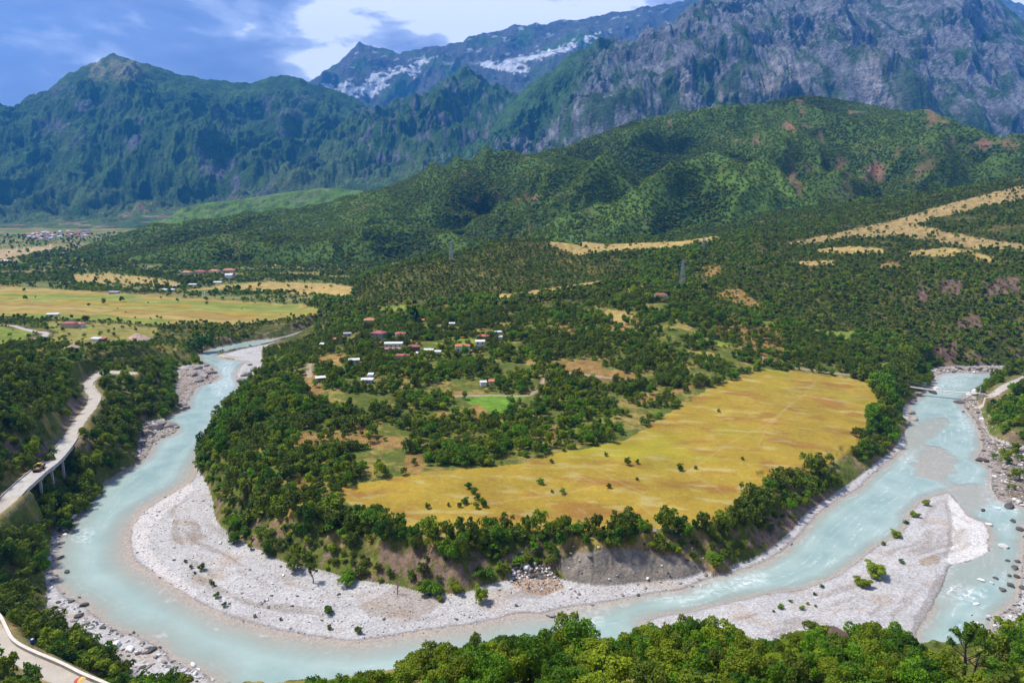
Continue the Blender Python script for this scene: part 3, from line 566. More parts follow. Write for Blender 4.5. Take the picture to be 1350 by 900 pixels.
def col_hill(X, Y, Z, n, v, px, py, nr):
    f = fbm(X / 160, Y / 160, 4, 101); A = np.tile(FOREST * .6, (len(X), 1)); A = mixc(A, np.array((0.072, 0.125, 0.020)), sstep(-0.1, 0.7, n + .3 * f)) * TONE  # ridges lighter, gullies darker: sunlit relief painted into the colour, besides scrub differences
    k = sstep(0.34, 0.55, fbm(X / 90, Y / 150, 4, 104)) * (0.35 + 0.65 * (px > 850)); A = mixc(A, RED, k * 0.6)
    for cx, cy, rx, ry in ((1130,230,60,28),(1190,215,45,22),(1050,165,30,8),(1110,235,18,7),(980,185,30,8),(620,232,12,6),(700,260,35,8),(640,262,25,6),(210,305,8,6),(1300,190,50,8)):
        e = ((px - cx) / rx) ** 2 + ((py - cy) / ry) ** 2; kk = np.exp(-e * 1.3) * sstep(-0.1, 0.35, fbm(X / 40, Y / 60, 3, 107)); A = mixc(A, RED * 0.95, kk); k = np.maximum(k, kk)
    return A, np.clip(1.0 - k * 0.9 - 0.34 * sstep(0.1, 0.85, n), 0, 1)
def col_pale(X, Y, Z, n, v, px, py, nr):
    f = fbm(X / 120, Y / 120, 4, 111); A = np.tile(FOREST2, (len(X), 1)); A = mixc(A, PALE, sstep(-0.2, 0.4, f)); return A, np.clip(0.7 - f, 0, 1)
def col_m1(X, Y, Z, n, v, px, py, nr):
    f = fbm(X / 220, Y / 220, 5, 121); A = np.tile(FOREST, (len(X), 1)); A = mixc(A, FOREST2, sstep(-0.1, 0.5, f))
    A = mixc(A, PALE, sstep(0.45, 0.18, v) * sstep(-0.35, 0.3, f + 0.2) * 0.75)
    rk = fbm((X + Z * 0.3) / 90, Z / 130, 5, 124)
    reg = sum(np.exp(-(((px - cx) / rx) ** 2 + ((py - cy) / ry) ** 2)) for cx, cy, rx, ry in ((300,215,45,40),(80,140,40,25),(180,180,30,22),(370,150,40,35),(320,245,40,18),(120,165,60,25)))
    A = mixc(A, ROCK * 0.9, np.clip(sstep(0.0, 0.35, rk) * np.clip(reg, 0.0, 1) * 0.95, 0, 1))
    e = np.exp(-((((px - 150) / 34) ** 2) ** 1.5 + ((py - 92) / 13) ** 2)); A = mixc(A, np.array((0.27, 0.27, 0.13)), np.clip(e * 1.6, 0, 1) * sstep(-0.5, 0.0, rk))
    kk = sstep(0.22, 0.05, v) * sstep(0.15, 0.45, fbm(X / 150, Y / 60, 3, 127)); A = mixc(A, np.array((0.36, 0.26, 0.17)), kk)
    return A, np.zeros(len(X))
def col_m2(X, Y, Z, n, v, px, py, nr):
    f = fbm(X / 260, Y / 260, 5, 131); A = np.tile(FOREST, (len(X), 1)); A = mixc(A, FOREST2, sstep(-0.1, 0.5, f))
    rk = fbm(X / 45 + Z / 260, Z / 120, 5, 134, .6); reg = 0.35 + 0.65 * sstep(180, 120, np.abs(px - 600)) 
    A = mixc(A, ROCK * 0.85, sstep(0.05, 0.35, rk) * reg * (v > 0.12)); A = mixc(A, PALE, sstep(0.35, 0.1, v) * 0.6 * sstep(-0.3, 0.3, f)); return A, np.zeros(len(X))
SNOWP = [[(420,110),(440,112),(455,108),(475,113),(490,100),(495,92),(502,98),(520,88),(540,86),(560,78),(576,74),(572,80),(550,88),(552,98),(546,104),(538,95),(515,100),(510,112),(495,126),(480,130),(455,128),(435,120)],
         [(632,82),(665,80),(700,72),(735,62),(762,56),(755,66),(735,72),(712,78),(690,82),(700,98),(685,98),(660,92),(640,88)], [(768,52),(790,42),(795,46),(780,58),(772,60)], [(825,60),(840,54),(857,48),(852,56),(835,62)], [(486,114),(508,108),(512,114),(495,122),(482,126)]]
def col_far(X, Y, Z, n, v, px, py, nr):
    f = fbm(X / 400, Y / 400, 5, 141); A = np.tile(ROCK * 0.62, (len(X), 1)); A = mixc(A, FOREST * 1.6, sstep(0.1, 0.5, f) * 0.8)
    g = sstep(0.30, 0.6, v) ; A = mixc(A, PALE * 0.8, (1 - g) * sstep(-0.3, 0.2, f) * 0.8)
    jx = px + fbm(X / 70, Z / 70, 4, 144) * 9; jy = py + fbm(X / 70, Z / 70, 4, 146) * 6
    hole = fbm(X / 130 + Z / 90, Z / 45, 4, 149) > -0.22
    for P in SNOWP: A[inside(P, jx, jy) & hole] = SNOW
    k = sstep(0.38, 0.5, fbm(X / 110 - Z / 160, Z / 90, 4, 148)) * sstep(0.5, 0.8, v); A = mixc(A, SNOW * 0.8, k * 0.6)
    return A, np.zeros(len(X))
def col_rock(X, Y, Z, n, v, px, py, nr):
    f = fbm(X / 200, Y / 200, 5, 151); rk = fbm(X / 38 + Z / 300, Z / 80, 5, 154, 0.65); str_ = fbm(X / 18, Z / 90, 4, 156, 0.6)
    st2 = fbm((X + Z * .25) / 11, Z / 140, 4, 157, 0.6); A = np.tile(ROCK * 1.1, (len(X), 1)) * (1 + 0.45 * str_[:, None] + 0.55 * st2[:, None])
    A = mixc(A, FOREST * .75, np.clip(sstep(-0.02, 0.28, rk + 0.3 * f - 0.25 * (n - .2)) * 0.9, 0, 1))
    A = mixc(A, FOREST * .85, sstep(0.0, 0.3, fbm(X / 80, Y / 160, 4, 159) + .9 * (0.42 - v)) * .85)
    top = sstep(0.86, 1.0, v) * sstep(-0.4, 0.2, f) ; A = mixc(A, FOREST * 1.3, top * 0.9)
    lft = sstep(830, 740, px + 40 * f) * sstep(0.42, 0.6, v + 0.2 * rk); A = mixc(A, FOREST * 1.3, lft * 0.95)
    A = mixc(A, PALE * 0.8, sstep(0.2, 0.45, fbm(X / 50, Y / 120, 4, 158)) * sstep(0.5, 0.15, v) * 0.7)
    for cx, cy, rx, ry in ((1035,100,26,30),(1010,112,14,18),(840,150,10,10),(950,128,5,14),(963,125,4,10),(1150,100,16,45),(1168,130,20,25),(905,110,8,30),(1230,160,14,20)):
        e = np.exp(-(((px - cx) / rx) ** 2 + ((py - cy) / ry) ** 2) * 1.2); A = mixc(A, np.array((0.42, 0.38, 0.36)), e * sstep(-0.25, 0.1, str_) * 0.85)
    return A, np.zeros(len(X))
# far range under the cloud
loft('far_mountain_range', [[(200,290,6200),(1200,260,6200)], [(200,235,6900),(520,190,6900),(700,140,6900),(900,110,6900),(1200,100,6900)],
     [(200,150,7600),(400,140,7600),(480,120,7600),(560,108,7600),(640,98,7500),(720,85,7500),(800,70,7500),(1000,50,7500)],
     [(200,140,8200),(400,120,8200),(425,106,8200),(445,88,8200),(462,70,8200),(474,59,8200),(486,66,8200),(500,70,8200),(530,73,8200),(570,70,8200),(620,56,8200),(680,38,8200),(760,30,8200),(830,20,8200),(880,10,8200),(925,-6,8200),(1200,-40,8200),(1350,10,8200),(1500,30,8200)]],
     200, 1500, 900, [50, 90, 110], 330, 700, 1500, col_far, M['mount'], 1, 0.25, 40, far=1.5)
# left mountain and its long right shoulder
LM = loft('left_mountain', [[(-250,305,2450),(0,304,2450),(120,303,2450),(260,290,2600),(460,262,3200),(520,260,3300)], [(-250,266,3300),(0,248,3300),(120,236,3300),(220,250,3300),(300,268,3300),(345,262,3300),(400,240,3600),(460,200,4000),(520,200,4200)],
     [(-250,210,4000),(0,190,4000),(80,150,4000),(150,120,4000),(210,130,4000),(280,170,4000),(340,205,4200),(400,180,4500),(460,170,4700),(520,180,4800)],
     [(-250,210,4600),(-60,175,4600),(0,155,4600),(40,137,4600),(75,112,4600),(110,91,4600),(150,78,4600),(185,86,4600),(240,103,4700),(290,111,4800),(330,112,4900),(370,102,5000),(395,107,5000),(425,116,5100),(460,128,5100),(520,160,5200)]],
     -250, 520, 640, [70, 110, 110], 230, 420, 1200, col_m1, M['mount'], 2, 0.22, 16, far=1.5)
# central spur
loft('central_mountain', [[(330,300,3000),(500,270,3000),(640,240,3000),(760,230,3000)], [(330,275,3500),(400,240,3500),(470,225,3500),(560,215,3500),(640,205,3500),(760,200,3500)],
     [(330,262,4200),(380,228,4200),(420,190,4300),(460,165,4400),(520,150,4500),(580,135,4600),(640,120,4700),(700,140,4700),(760,170,4700)],
     [(330,262,4600),(370,228,4600),(410,190,4700),(440,160,4800),(470,144,4900),(510,140,5000),(545,128,5200),(590,118,5400),(625,108,5500),(650,128,5500),(690,150,5500),(760,180,5500)]],
     330, 760, 560, [60, 110, 90], 210, 360, 900, col_m2, M['mount'], 3, 0.22, 8, far=1.5)
# right rocky massif
loft('rocky_mountain', [[(560,262,2700),(660,232,2700),(800,215,2700),(950,190,2700),(1100,180,2700),(1250,215,2700),(1350,240,2700),(1550,260,2700)],
     [(560,236,3100),(640,215,3100),(700,190,3100),(800,160,3100),(900,140,3100),(1000,120,3100),(1080,118,3100),(1200,130,3000),(1300,165,2950),(1400,185,2900),(1550,200,2900)],
     [(560,228,3400),(640,190,3500),(700,150,3500),(760,110,3500),(810,90,3500),(860,90,3600),(930,50,3600),(1020,40,3600),(1100,40,3500),(1200,50,3400),(1300,80,3300),(1400,110,3200),(1550,130,3200)],
     [(560,226,3700),(600,210,3700),(640,185,3700),(665,150,3700),(700,112,3700),(745,82,3700),(790,50,3700),(815,58,3800),(845,66,3900),(870,45,4000),(900,20,4100),(940,-8,4200),(1000,-50,4300),(1100,-60,4300),(1180,-30,4200),(1250,-55,4100),(1310,-10,3900),(1350,25,3800),(1400,50,3700),(1550,90,3600)]],
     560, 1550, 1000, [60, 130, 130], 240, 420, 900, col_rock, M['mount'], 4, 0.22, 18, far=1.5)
loft('pale_foothill', [[(200,300,2500),(560,300,2500)], [(200,296,3000),(230,286,3000),(262,269,3000),(330,260,3000),(420,246,3000),(480,250,3000),(560,246,3000)]], 200, 560, 300, [90], 60, 260, 400, col_pale, M['hill'], 5, 0.15, 0)
HILLS = []
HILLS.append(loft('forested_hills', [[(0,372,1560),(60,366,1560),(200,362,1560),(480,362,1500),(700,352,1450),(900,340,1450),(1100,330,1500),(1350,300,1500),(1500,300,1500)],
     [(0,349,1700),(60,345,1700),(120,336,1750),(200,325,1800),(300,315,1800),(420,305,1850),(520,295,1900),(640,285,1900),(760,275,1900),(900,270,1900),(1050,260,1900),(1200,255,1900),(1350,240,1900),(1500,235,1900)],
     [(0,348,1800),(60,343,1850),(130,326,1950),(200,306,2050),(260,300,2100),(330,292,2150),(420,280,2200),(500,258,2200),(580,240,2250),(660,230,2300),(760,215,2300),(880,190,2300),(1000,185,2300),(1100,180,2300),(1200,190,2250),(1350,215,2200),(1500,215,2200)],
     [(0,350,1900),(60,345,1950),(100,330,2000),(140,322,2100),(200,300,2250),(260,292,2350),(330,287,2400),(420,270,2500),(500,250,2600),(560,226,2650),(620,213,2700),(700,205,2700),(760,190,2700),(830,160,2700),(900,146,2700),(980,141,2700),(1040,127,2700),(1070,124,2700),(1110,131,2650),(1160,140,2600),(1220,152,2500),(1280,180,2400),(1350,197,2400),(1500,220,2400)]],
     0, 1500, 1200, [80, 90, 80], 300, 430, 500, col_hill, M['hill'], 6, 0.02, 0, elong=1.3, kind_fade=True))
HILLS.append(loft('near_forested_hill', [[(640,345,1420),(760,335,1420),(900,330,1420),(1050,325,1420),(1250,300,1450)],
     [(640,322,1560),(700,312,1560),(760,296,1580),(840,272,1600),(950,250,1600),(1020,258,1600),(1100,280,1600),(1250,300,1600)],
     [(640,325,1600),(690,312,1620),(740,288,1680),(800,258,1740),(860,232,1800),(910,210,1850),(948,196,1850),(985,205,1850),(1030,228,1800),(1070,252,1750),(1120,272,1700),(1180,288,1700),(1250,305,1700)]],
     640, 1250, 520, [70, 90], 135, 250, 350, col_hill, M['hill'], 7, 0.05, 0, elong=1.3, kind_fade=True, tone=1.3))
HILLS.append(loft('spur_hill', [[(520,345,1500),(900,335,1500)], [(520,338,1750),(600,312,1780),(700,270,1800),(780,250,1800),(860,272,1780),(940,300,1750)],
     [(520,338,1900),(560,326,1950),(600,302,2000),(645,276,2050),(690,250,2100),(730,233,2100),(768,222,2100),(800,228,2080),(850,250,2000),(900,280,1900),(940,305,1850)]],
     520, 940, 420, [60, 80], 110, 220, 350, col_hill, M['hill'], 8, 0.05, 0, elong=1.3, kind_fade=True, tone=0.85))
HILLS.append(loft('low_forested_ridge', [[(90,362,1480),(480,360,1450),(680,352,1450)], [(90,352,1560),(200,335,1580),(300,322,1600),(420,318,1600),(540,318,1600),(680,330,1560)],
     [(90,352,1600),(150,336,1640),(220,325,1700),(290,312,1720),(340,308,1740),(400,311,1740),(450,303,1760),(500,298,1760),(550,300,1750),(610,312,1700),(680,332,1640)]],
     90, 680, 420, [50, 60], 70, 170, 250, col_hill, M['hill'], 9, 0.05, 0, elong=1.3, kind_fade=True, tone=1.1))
# ------------------------------------------------------------------ foliage
def crown_data(seed, n, leaf, lobes, R=1.0, H=1.0, squat=1.0):
    """leaf-clump quads spread through a few lobes; unit crown about radius 1, base at z=0, top near 2*H"""
    g = np.random.default_rng(seed); C = []
    C.append((g.uniform(-.12, .12), g.uniform(-.12, .12), 0.85 * H, 0.60))
    for i in range(lobes):
        a = g.uniform(0, 2 * math.pi); rad = g.uniform(0.30, 0.78); C.append((rad * math.cos(a), rad * math.sin(a), g.uniform(0.35, 1.6) * H, g.uniform(0.22, 0.48)))
    C = np.array(C); wts = C[:, 3] ** 2; wts /= wts.sum(); k = g.choice(len(C), n, p=wts)
    d = g.normal(size=(n, 3)); d /= np.linalg.norm(d, axis=1)[:, None]; d[:, 2] = np.where(d[:, 2] < -0.35, -d[:, 2], d[:, 2])
    rad = C[k, 3] * g.uniform(0.74, 1.08, n) * (1 + 0.16 * np.sin(d[:, 0] * 7 + k) * np.cos(d[:, 1] * 6 + 2 * k))
    P = C[k, :3] + d * rad[:, None] * np.array([R, R, 0.95 * H * squat])
    nrm = d + g.normal(size=(n, 3)) * 0.55; nrm /= np.linalg.norm(nrm, axis=1)[:, None]
    t = np.cross(nrm, g.normal(size=(n, 3))); t /= np.linalg.norm(t, axis=1)[:, None]; b_ = np.cross(nrm, t)
    s = leaf * g.uniform(0.6, 1.35, n)[:, None]; s2 = s * g.uniform(0.55, 0.9, n)[:, None]
    V = np.stack([P - t * s, P - b_ * s2 + nrm * s * .25, P + t * s, P + b_ * s2 - nrm * s * .1], 1).reshape(-1, 3)
    V[:, 2] = np.maximum(V[:, 2], 0.02)
    return V, np.arange(n * 4).reshape(-1, 4)
def mesh_only(name, V, F, mat):
    o = mesh_np(name, V, F, mat); me = o.data; bpy.data.objects.remove(o); me.name = name; return me
def tube(pts, rad, n=7):
    pts = np.array(pts, float); V = []; F = []
    for i, p in enumerate(pts):
        d = pts[min(i + 1, len(pts) - 1)] - pts[max(i - 1, 0)]; d /= np.linalg.norm(d) + 1e-9
        a = np.cross(d, (0.3, 0.9, 0.1)); a /= np.linalg.norm(a) + 1e-9; b_ = np.cross(d, a)
        for j in range(n):
            q = 2 * math.pi * j / n; V.append(p + (a * math.cos(q) + b_ * math.sin(q)) * rad[i])
        if i:
            for j in range(n): F.append(((i - 1) * n + j, (i - 1) * n + (j + 1) % n, i * n + (j + 1) % n, i * n + j))
    return np.array(V), np.array(F)
def join(parts):
    V = []; F = []; o = 0
    for v, f in parts: V.append(v); F.append(np.asarray(f) + o); o += len(v)
    return np.concatenate(V), np.concatenate(F)
def trunk_data(seed):
    g = random.Random(seed); P = [tube([(0, 0, -0.3), (0.02, 0, 0.25), (0.05, 0.03, 0.7), (0.02, 0.05, 1.25)], [0.075, 0.06, 0.05, 0.02])]
    for i in range(5):
        a = g.uniform(0, 6.28); z = g.uniform(0.25, 0.7); P.append(tube([(0.03, 0.02, z), (0.25 * math.cos(a), 0.25 * math.sin(a), z + 0.25), (0.5 * math.cos(a), 0.5 * math.sin(a), z + 0.6)], [0.04, 0.03, 0.012]))
    return join(P)
COLN = ['deep green', 'fresh green', 'yellow green', 'olive green']
HI = {}; MID = {}; LO = {}; MID2 = {}
for ci, cn in enumerate(COLN):
    for s in range(2):
        V_, F_ = crown_data(10 * ci + s, 4200, 0.058, 9 + s * 4, 1.0, 1.0 + 0.12 * s); HI[(cn, s)] = mesh_only('crown', V_, F_, LEAF[cn])
    V_, F_ = crown_data(50 + ci, 620, 0.125, 8); MID[cn] = mesh_only('crown_mid', V_, F_, LEAF[cn])
    V_, F_ = crown_data(150 + ci, 620, 0.125, 12, 1.0, 1.3); MID2[cn] = mesh_only('crown_mid', V_, F_, LEAF[cn])
    V_, F_ = crown_data(70 + ci, 70, 0.34, 5); LO[cn] = mesh_only('crown_far', V_, F_, LEAF[cn])
TRUNK = [mesh_only('trunk', *trunk_data(s), M['bark']) for s in range(3)]

# where trees stand: a jittered lattice, thinned by the density of the land
def lattice(r0, r1, sp, seed):
    g = np.random.default_rng(seed); h = r1 * math.sin(math.radians(43)); nx = int(2 * h / sp); ny = int(r1 / sp)
    X, Y = np.meshgrid((np.arange(nx) - nx / 2) * sp, np.arange(ny) * sp); X = X + g.uniform(-.5, .5, X.shape) * sp; Y = Y + g.uniform(-.5, .5, Y.shape) * sp
    X, Y = X.ravel(), Y.ravel(); r = np.hypot(X, Y); a = np.degrees(np.arctan2(X, Y)); k = (r > r0) & (r < r1) & (np.abs(a) < 43); return X[k], Y[k]
TR = []
CREST = np.array([(250,950),(380,905),(400,897),(449,893),(487,885),(529,885),(548,862),(575,850),(600,855),(620,843),(660,840),(700,835),(728,825),(745,808),(765,811),(780,832),(800,840),(830,836),(850,818),(880,820),(910,813),(945,820),(970,836),(1016,850),(1043,838),(1080,820),(1107,826),(1133,824),(1187,820),(1205,845),(1227,852),(1259,875),(1262,896),(1284,896),(1290,850),(1320,838),(1350,825),(1500,800)], float)
TERR = [(465,402),(470,385),(500,364),(560,345),(620,332),(690,315),(740,320),(760,330),(820,350),(860,372),(760,374),(700,383),(640,388),(560,398),(500,403)]
for r0, r1, sp, seed in ((60, 210, 3.4, 1), (210, 700, 3.35, 2), (700, 1650, 4.3, 3), (1650, 2300, 7.0, 4), (2300, 3500, 15.0, 5)):
    X, Y = lattice(r0, r1, sp, seed); z, a_, b_, c_ = ground(X, Y, True)
    A_, D_, K_, px, py = surface(X, Y, z, a_, b_, c_)
    g = np.random.default_rng(seed + 50); q = fbm(X / 25, Y / 25, 3, 90)
    keep = (g.uniform(size=len(X)) < D_) & ((r0 < 2000) | (X < -600)) & (px > -160) & (px < 1510)
    if r0 < 200: keep &= (py > 780) | (b_ > 3)
    rad = sp * g.uniform(0.45, 0.95, len(X)) * (1 + 0.35 * q)
    if r0 < 200: rad *= 1.0
    lv = (px < 430) & (py > 405) & (py < 475) & (X < -100); rad = np.where(lv, rad * .65, rad)
    tz = inside(TERR, px, py) & (r0 == 700); rad = np.where(tz, rad * 0.66, rad); keep &= ~tz | (np.abs((z / 2.6) % 1 - 0.5) < 0.46)
    rad = np.where(g.uniform(size=len(X)) < 0.35, rad * 0.6, rad)
    hgt = g.uniform(0.65, 1.25, len(X))
    if r0 > 2000: rad *= .42; keep &= g.uniform(size=len(X)) < .6
    # tall trees along the rim of the plateau
    rim = (r0 == 210) & (z > 8) & (z < 14) & (b_ > 8) & (b_ < 34) & (X > -110); rad = np.where(rim, rad * 1.35, rad); hgt = np.where(rim, hgt * 1.12, hgt)
    steep = (b_ < 24) & (r0 == 210) & (z < 11) & ~rim & (X > -170) & (X < 120) & (Y < 330) & (Y > 200); rad = np.where(steep, rad * 0.85, rad); hgt = np.where(steep, hgt * .8, hgt)
    rs_ = (px > 930) & (r0 == 700); rad = np.where(rs_, rad * 0.78, rad); ls_ = (X < -120) & (Y < 450) & (r0 == 210); rad = np.where(ls_, rad * 1.15, rad)
    ci = np.where(q + g.uniform(-.5, .5, len(X)) > 0.42, 2, np.where(g.uniform(size=len(X)) < 0.42, 0, np.where(g.uniform(size=len(X)) < 0.62, 1, 3)))
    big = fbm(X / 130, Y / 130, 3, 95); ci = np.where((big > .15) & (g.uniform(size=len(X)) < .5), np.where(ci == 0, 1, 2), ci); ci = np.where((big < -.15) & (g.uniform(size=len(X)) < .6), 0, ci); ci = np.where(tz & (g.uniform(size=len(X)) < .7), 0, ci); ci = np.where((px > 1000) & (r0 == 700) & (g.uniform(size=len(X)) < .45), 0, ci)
    if r0 < 200: ci = np.where(g.uniform(size=len(X)) < 0.30, 2, np.where((ci == 0) & (g.uniform(size=len(X)) < .6), 1, ci))
    if r0 < 200:
        for _ in range(3):
            _, ty_ = to_px(X, Y, z + rad * hgt * 1.9); over = (ty_ < np.interp(px, CREST[:, 0], CREST[:, 1])) & (px > 250); rad = np.where(over, rad * .62, rad)
        _, ty_ = to_px(X, Y, z + rad * hgt * 1.9); keep &= (ty_ > np.interp(px, CREST[:, 0], CREST[:, 1])) | (px < 250)
    _, tf_ = to_px(X, Y, z + rad * hgt * 1.9); keep &= ~((px > 330) & (px < 414) & (X > -262 - (Y - 600) * .1) & (Y > 430) & (Y < 790) & (tf_ < np.interp(px, [330, 350, 373, 392, 412], [461, 457, 451, 446, 437])) & (py > 430) & (py < 475))
    sel = np.nonzero(keep)[0]
    TR.append(np.stack([X[sel], Y[sel], z[sel], rad[sel], hgt[sel], ci[sel], g.uniform(0, 6.28, len(sel)), np.full(len(sel), r0)], -1))
_e = []
for i in range(46):
    s_ = rnd.uniform(-.15, 1.15); o_ = rnd.uniform(6.5, 17); x_, y_ = _b0 + (_b1 - _b0) * s_ + _bn * o_; zz_ = float(ground(np.array([x_]), np.array([y_]))[0]); _e.append((x_, y_, zz_, min(rnd.uniform(2.6, 4.0), max((18.5 - zz_) / 1.7, 1.6)), 1.0, rnd.choice([0, 1, 1, 3]), rnd.uniform(0, 6.28), 210))
TR.append(np.array(_e))
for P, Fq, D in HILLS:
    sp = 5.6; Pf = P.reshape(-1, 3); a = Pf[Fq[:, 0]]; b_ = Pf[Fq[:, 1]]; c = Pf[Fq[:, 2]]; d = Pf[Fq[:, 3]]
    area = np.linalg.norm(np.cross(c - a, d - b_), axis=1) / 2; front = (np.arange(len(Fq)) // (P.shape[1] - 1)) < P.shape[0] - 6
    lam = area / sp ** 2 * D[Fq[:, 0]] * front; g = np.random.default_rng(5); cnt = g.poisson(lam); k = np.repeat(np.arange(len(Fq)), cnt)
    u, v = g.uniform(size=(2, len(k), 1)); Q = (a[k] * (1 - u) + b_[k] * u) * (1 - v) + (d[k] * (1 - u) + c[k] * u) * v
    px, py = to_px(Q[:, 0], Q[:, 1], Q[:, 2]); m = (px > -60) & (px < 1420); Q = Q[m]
    Q_n = D[Fq[:, 0]][k][m]; Q_n = np.clip((Q_n - 0.66) / 0.32, 0, 1); ci = np.where(g.uniform(size=len(Q)) > 0.08 + 0.92 * Q_n, np.where(g.uniform(size=len(Q)) < .12, 2, 1), np.where(g.uniform(size=len(Q)) < 0.7, 0, np.where(g.uniform(size=len(Q)) < .7, 1, 3)))  # fresh crowns on ridges, deep in gullies: vegetation zones plus painted-in light and shade
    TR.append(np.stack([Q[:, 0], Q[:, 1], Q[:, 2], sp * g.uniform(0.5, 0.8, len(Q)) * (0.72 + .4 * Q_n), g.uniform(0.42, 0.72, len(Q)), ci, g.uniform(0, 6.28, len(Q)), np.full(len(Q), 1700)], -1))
TR = np.concatenate(TR)
print('TREES', len(TR))
# which trees show largest: in the frame and not behind the ground
px, py = to_px(TR[:, 0], TR[:, 1], TR[:, 2] + TR[:, 3]); dist = np.hypot(TR[:, 0], TR[:, 1]); size = TR[:, 3] * 2 * 900 / dist
cand = np.nonzero((px > -8) & (px < 1358) & (py > 0) & (py < 925) & (TR[:, 7] < 650))[0]
cand = cand[np.argsort(-size[cand])][:1400]
vis = np.ones(len(cand), bool)
for t in np.linspace(0.3, 0.97, 28):
    X = TR[cand, 0] * t; Y = TR[cand, 1] * t; zl = CAM_H + (TR[cand, 2] + TR[cand, 3] * 1.6 - CAM_H) * t
    vis &= ground(X, Y) < zl + 0.5
solo = cand[vis][:290]
mask = np.ones(len(TR), bool); mask[solo] = False
ORD = ['leftmost', 'second from left', 'third from left', 'fourth from left', 'fifth from left', 'sixth from left', 'seventh from left', 'eighth from left', 'ninth from left']
def zone(x, y, X, Y):
    if Y < 165 and x > 380:
        for lim, nm in ((500, 'at foreground thicket\'s low left end'), (580, 'in thicket opposite the brown sand patch'), (650, 'in thicket opposite the clay bank\'s left'), (720, 'in thicket below the scree heap'), (800, 'in thicket below the grey clay bank'), (870, 'in thicket at the shingle island\'s tip'), (930, 'in thicket below the island\'s near shore'),
                        (1000, 'in thicket below the island\'s left shrubs'), (1070, 'in thicket left of the brown boulder'), (1150, 'in thicket round the brown boulder'), (1210, 'in thicket right of the brown boulder'), (1262, 'in thicket left of the half bare tree'), (2000, 'in bottom right corner beside the half bare tree')):
            if x < lim: return nm
    if x < 420 and y > 800: return 'beside the walled road at bottom left'
    if x < 420 and X < -120 and Y < 420:
        return ('on left bank just under the upper road' if x < 60 else 'on left bank nearest the river') if y > 640 else 'on left bank below the road bridge'
    if x < 560 and X < 0: return 'on the slope over the big shingle bend'
    if x < 860: return 'in the row over the grey clay bank'
    if x < 1330: return 'between golden meadow and right channel'
    return 'on the right bank'
ZG = {'foreground': 'trees of the foreground thicket', 'left bank': 'trees on the left bank', 'row': 'trees along the rim of the meadow'}
buckets = {}
for i in solo:
    cn = COLN[int(TR[i, 5])]; zn = zone(px[i], py[i], TR[i, 0], TR[i, 1]); hh = TR[i, 3] * TR[i, 4]
    szn = 'tall' if hh > 3.3 else ('low' if hh < 2.3 else 'middling'); buckets.setdefault((szn, cn, zn), []).append(i)
for (szn, cn, zn), ids in buckets.items():
    ids.sort(key=lambda i: px[i])
    for start in range(0, len(ids), 18):
        chunk = ids[start:start + 18]
        for j, i in enumerate(chunk):
            x, y, z, rad, h, c, rot, _ = TR[i]
            t = empty('tree', (x, y, z - 0.15), rot); t.scale = (rad * (.85 + .3 * ((rot * 7.3) % 1)), rad * (.85 + .3 * ((rot * 3.1) % 1)), rad * h)
            n = len(ids); k = start + j
            if n == 1: lab = f'the only {szn} {cn} tree {zn}'
            elif k < 9: lab = f'{szn} {cn} tree {zn}, {ORD[k]}'
            elif n - 1 - k < 9: lab = f'{szn} {cn} tree {zn}, {ORD[n - 1 - k].replace("left", "right")}'
            else: lab = f'{szn} {cn} tree {zn}, in the middle of its kind'
            tag(t, lab, 'tree', 'trees of the thickets and banks')
            s = int(rot * 100) % 2
            co = link(bpy.data.objects.new('crown', HI[(cn, s)]), t); link(bpy.data.objects.new('trunk', TRUNK[int(rot * 37) % 3]), t)

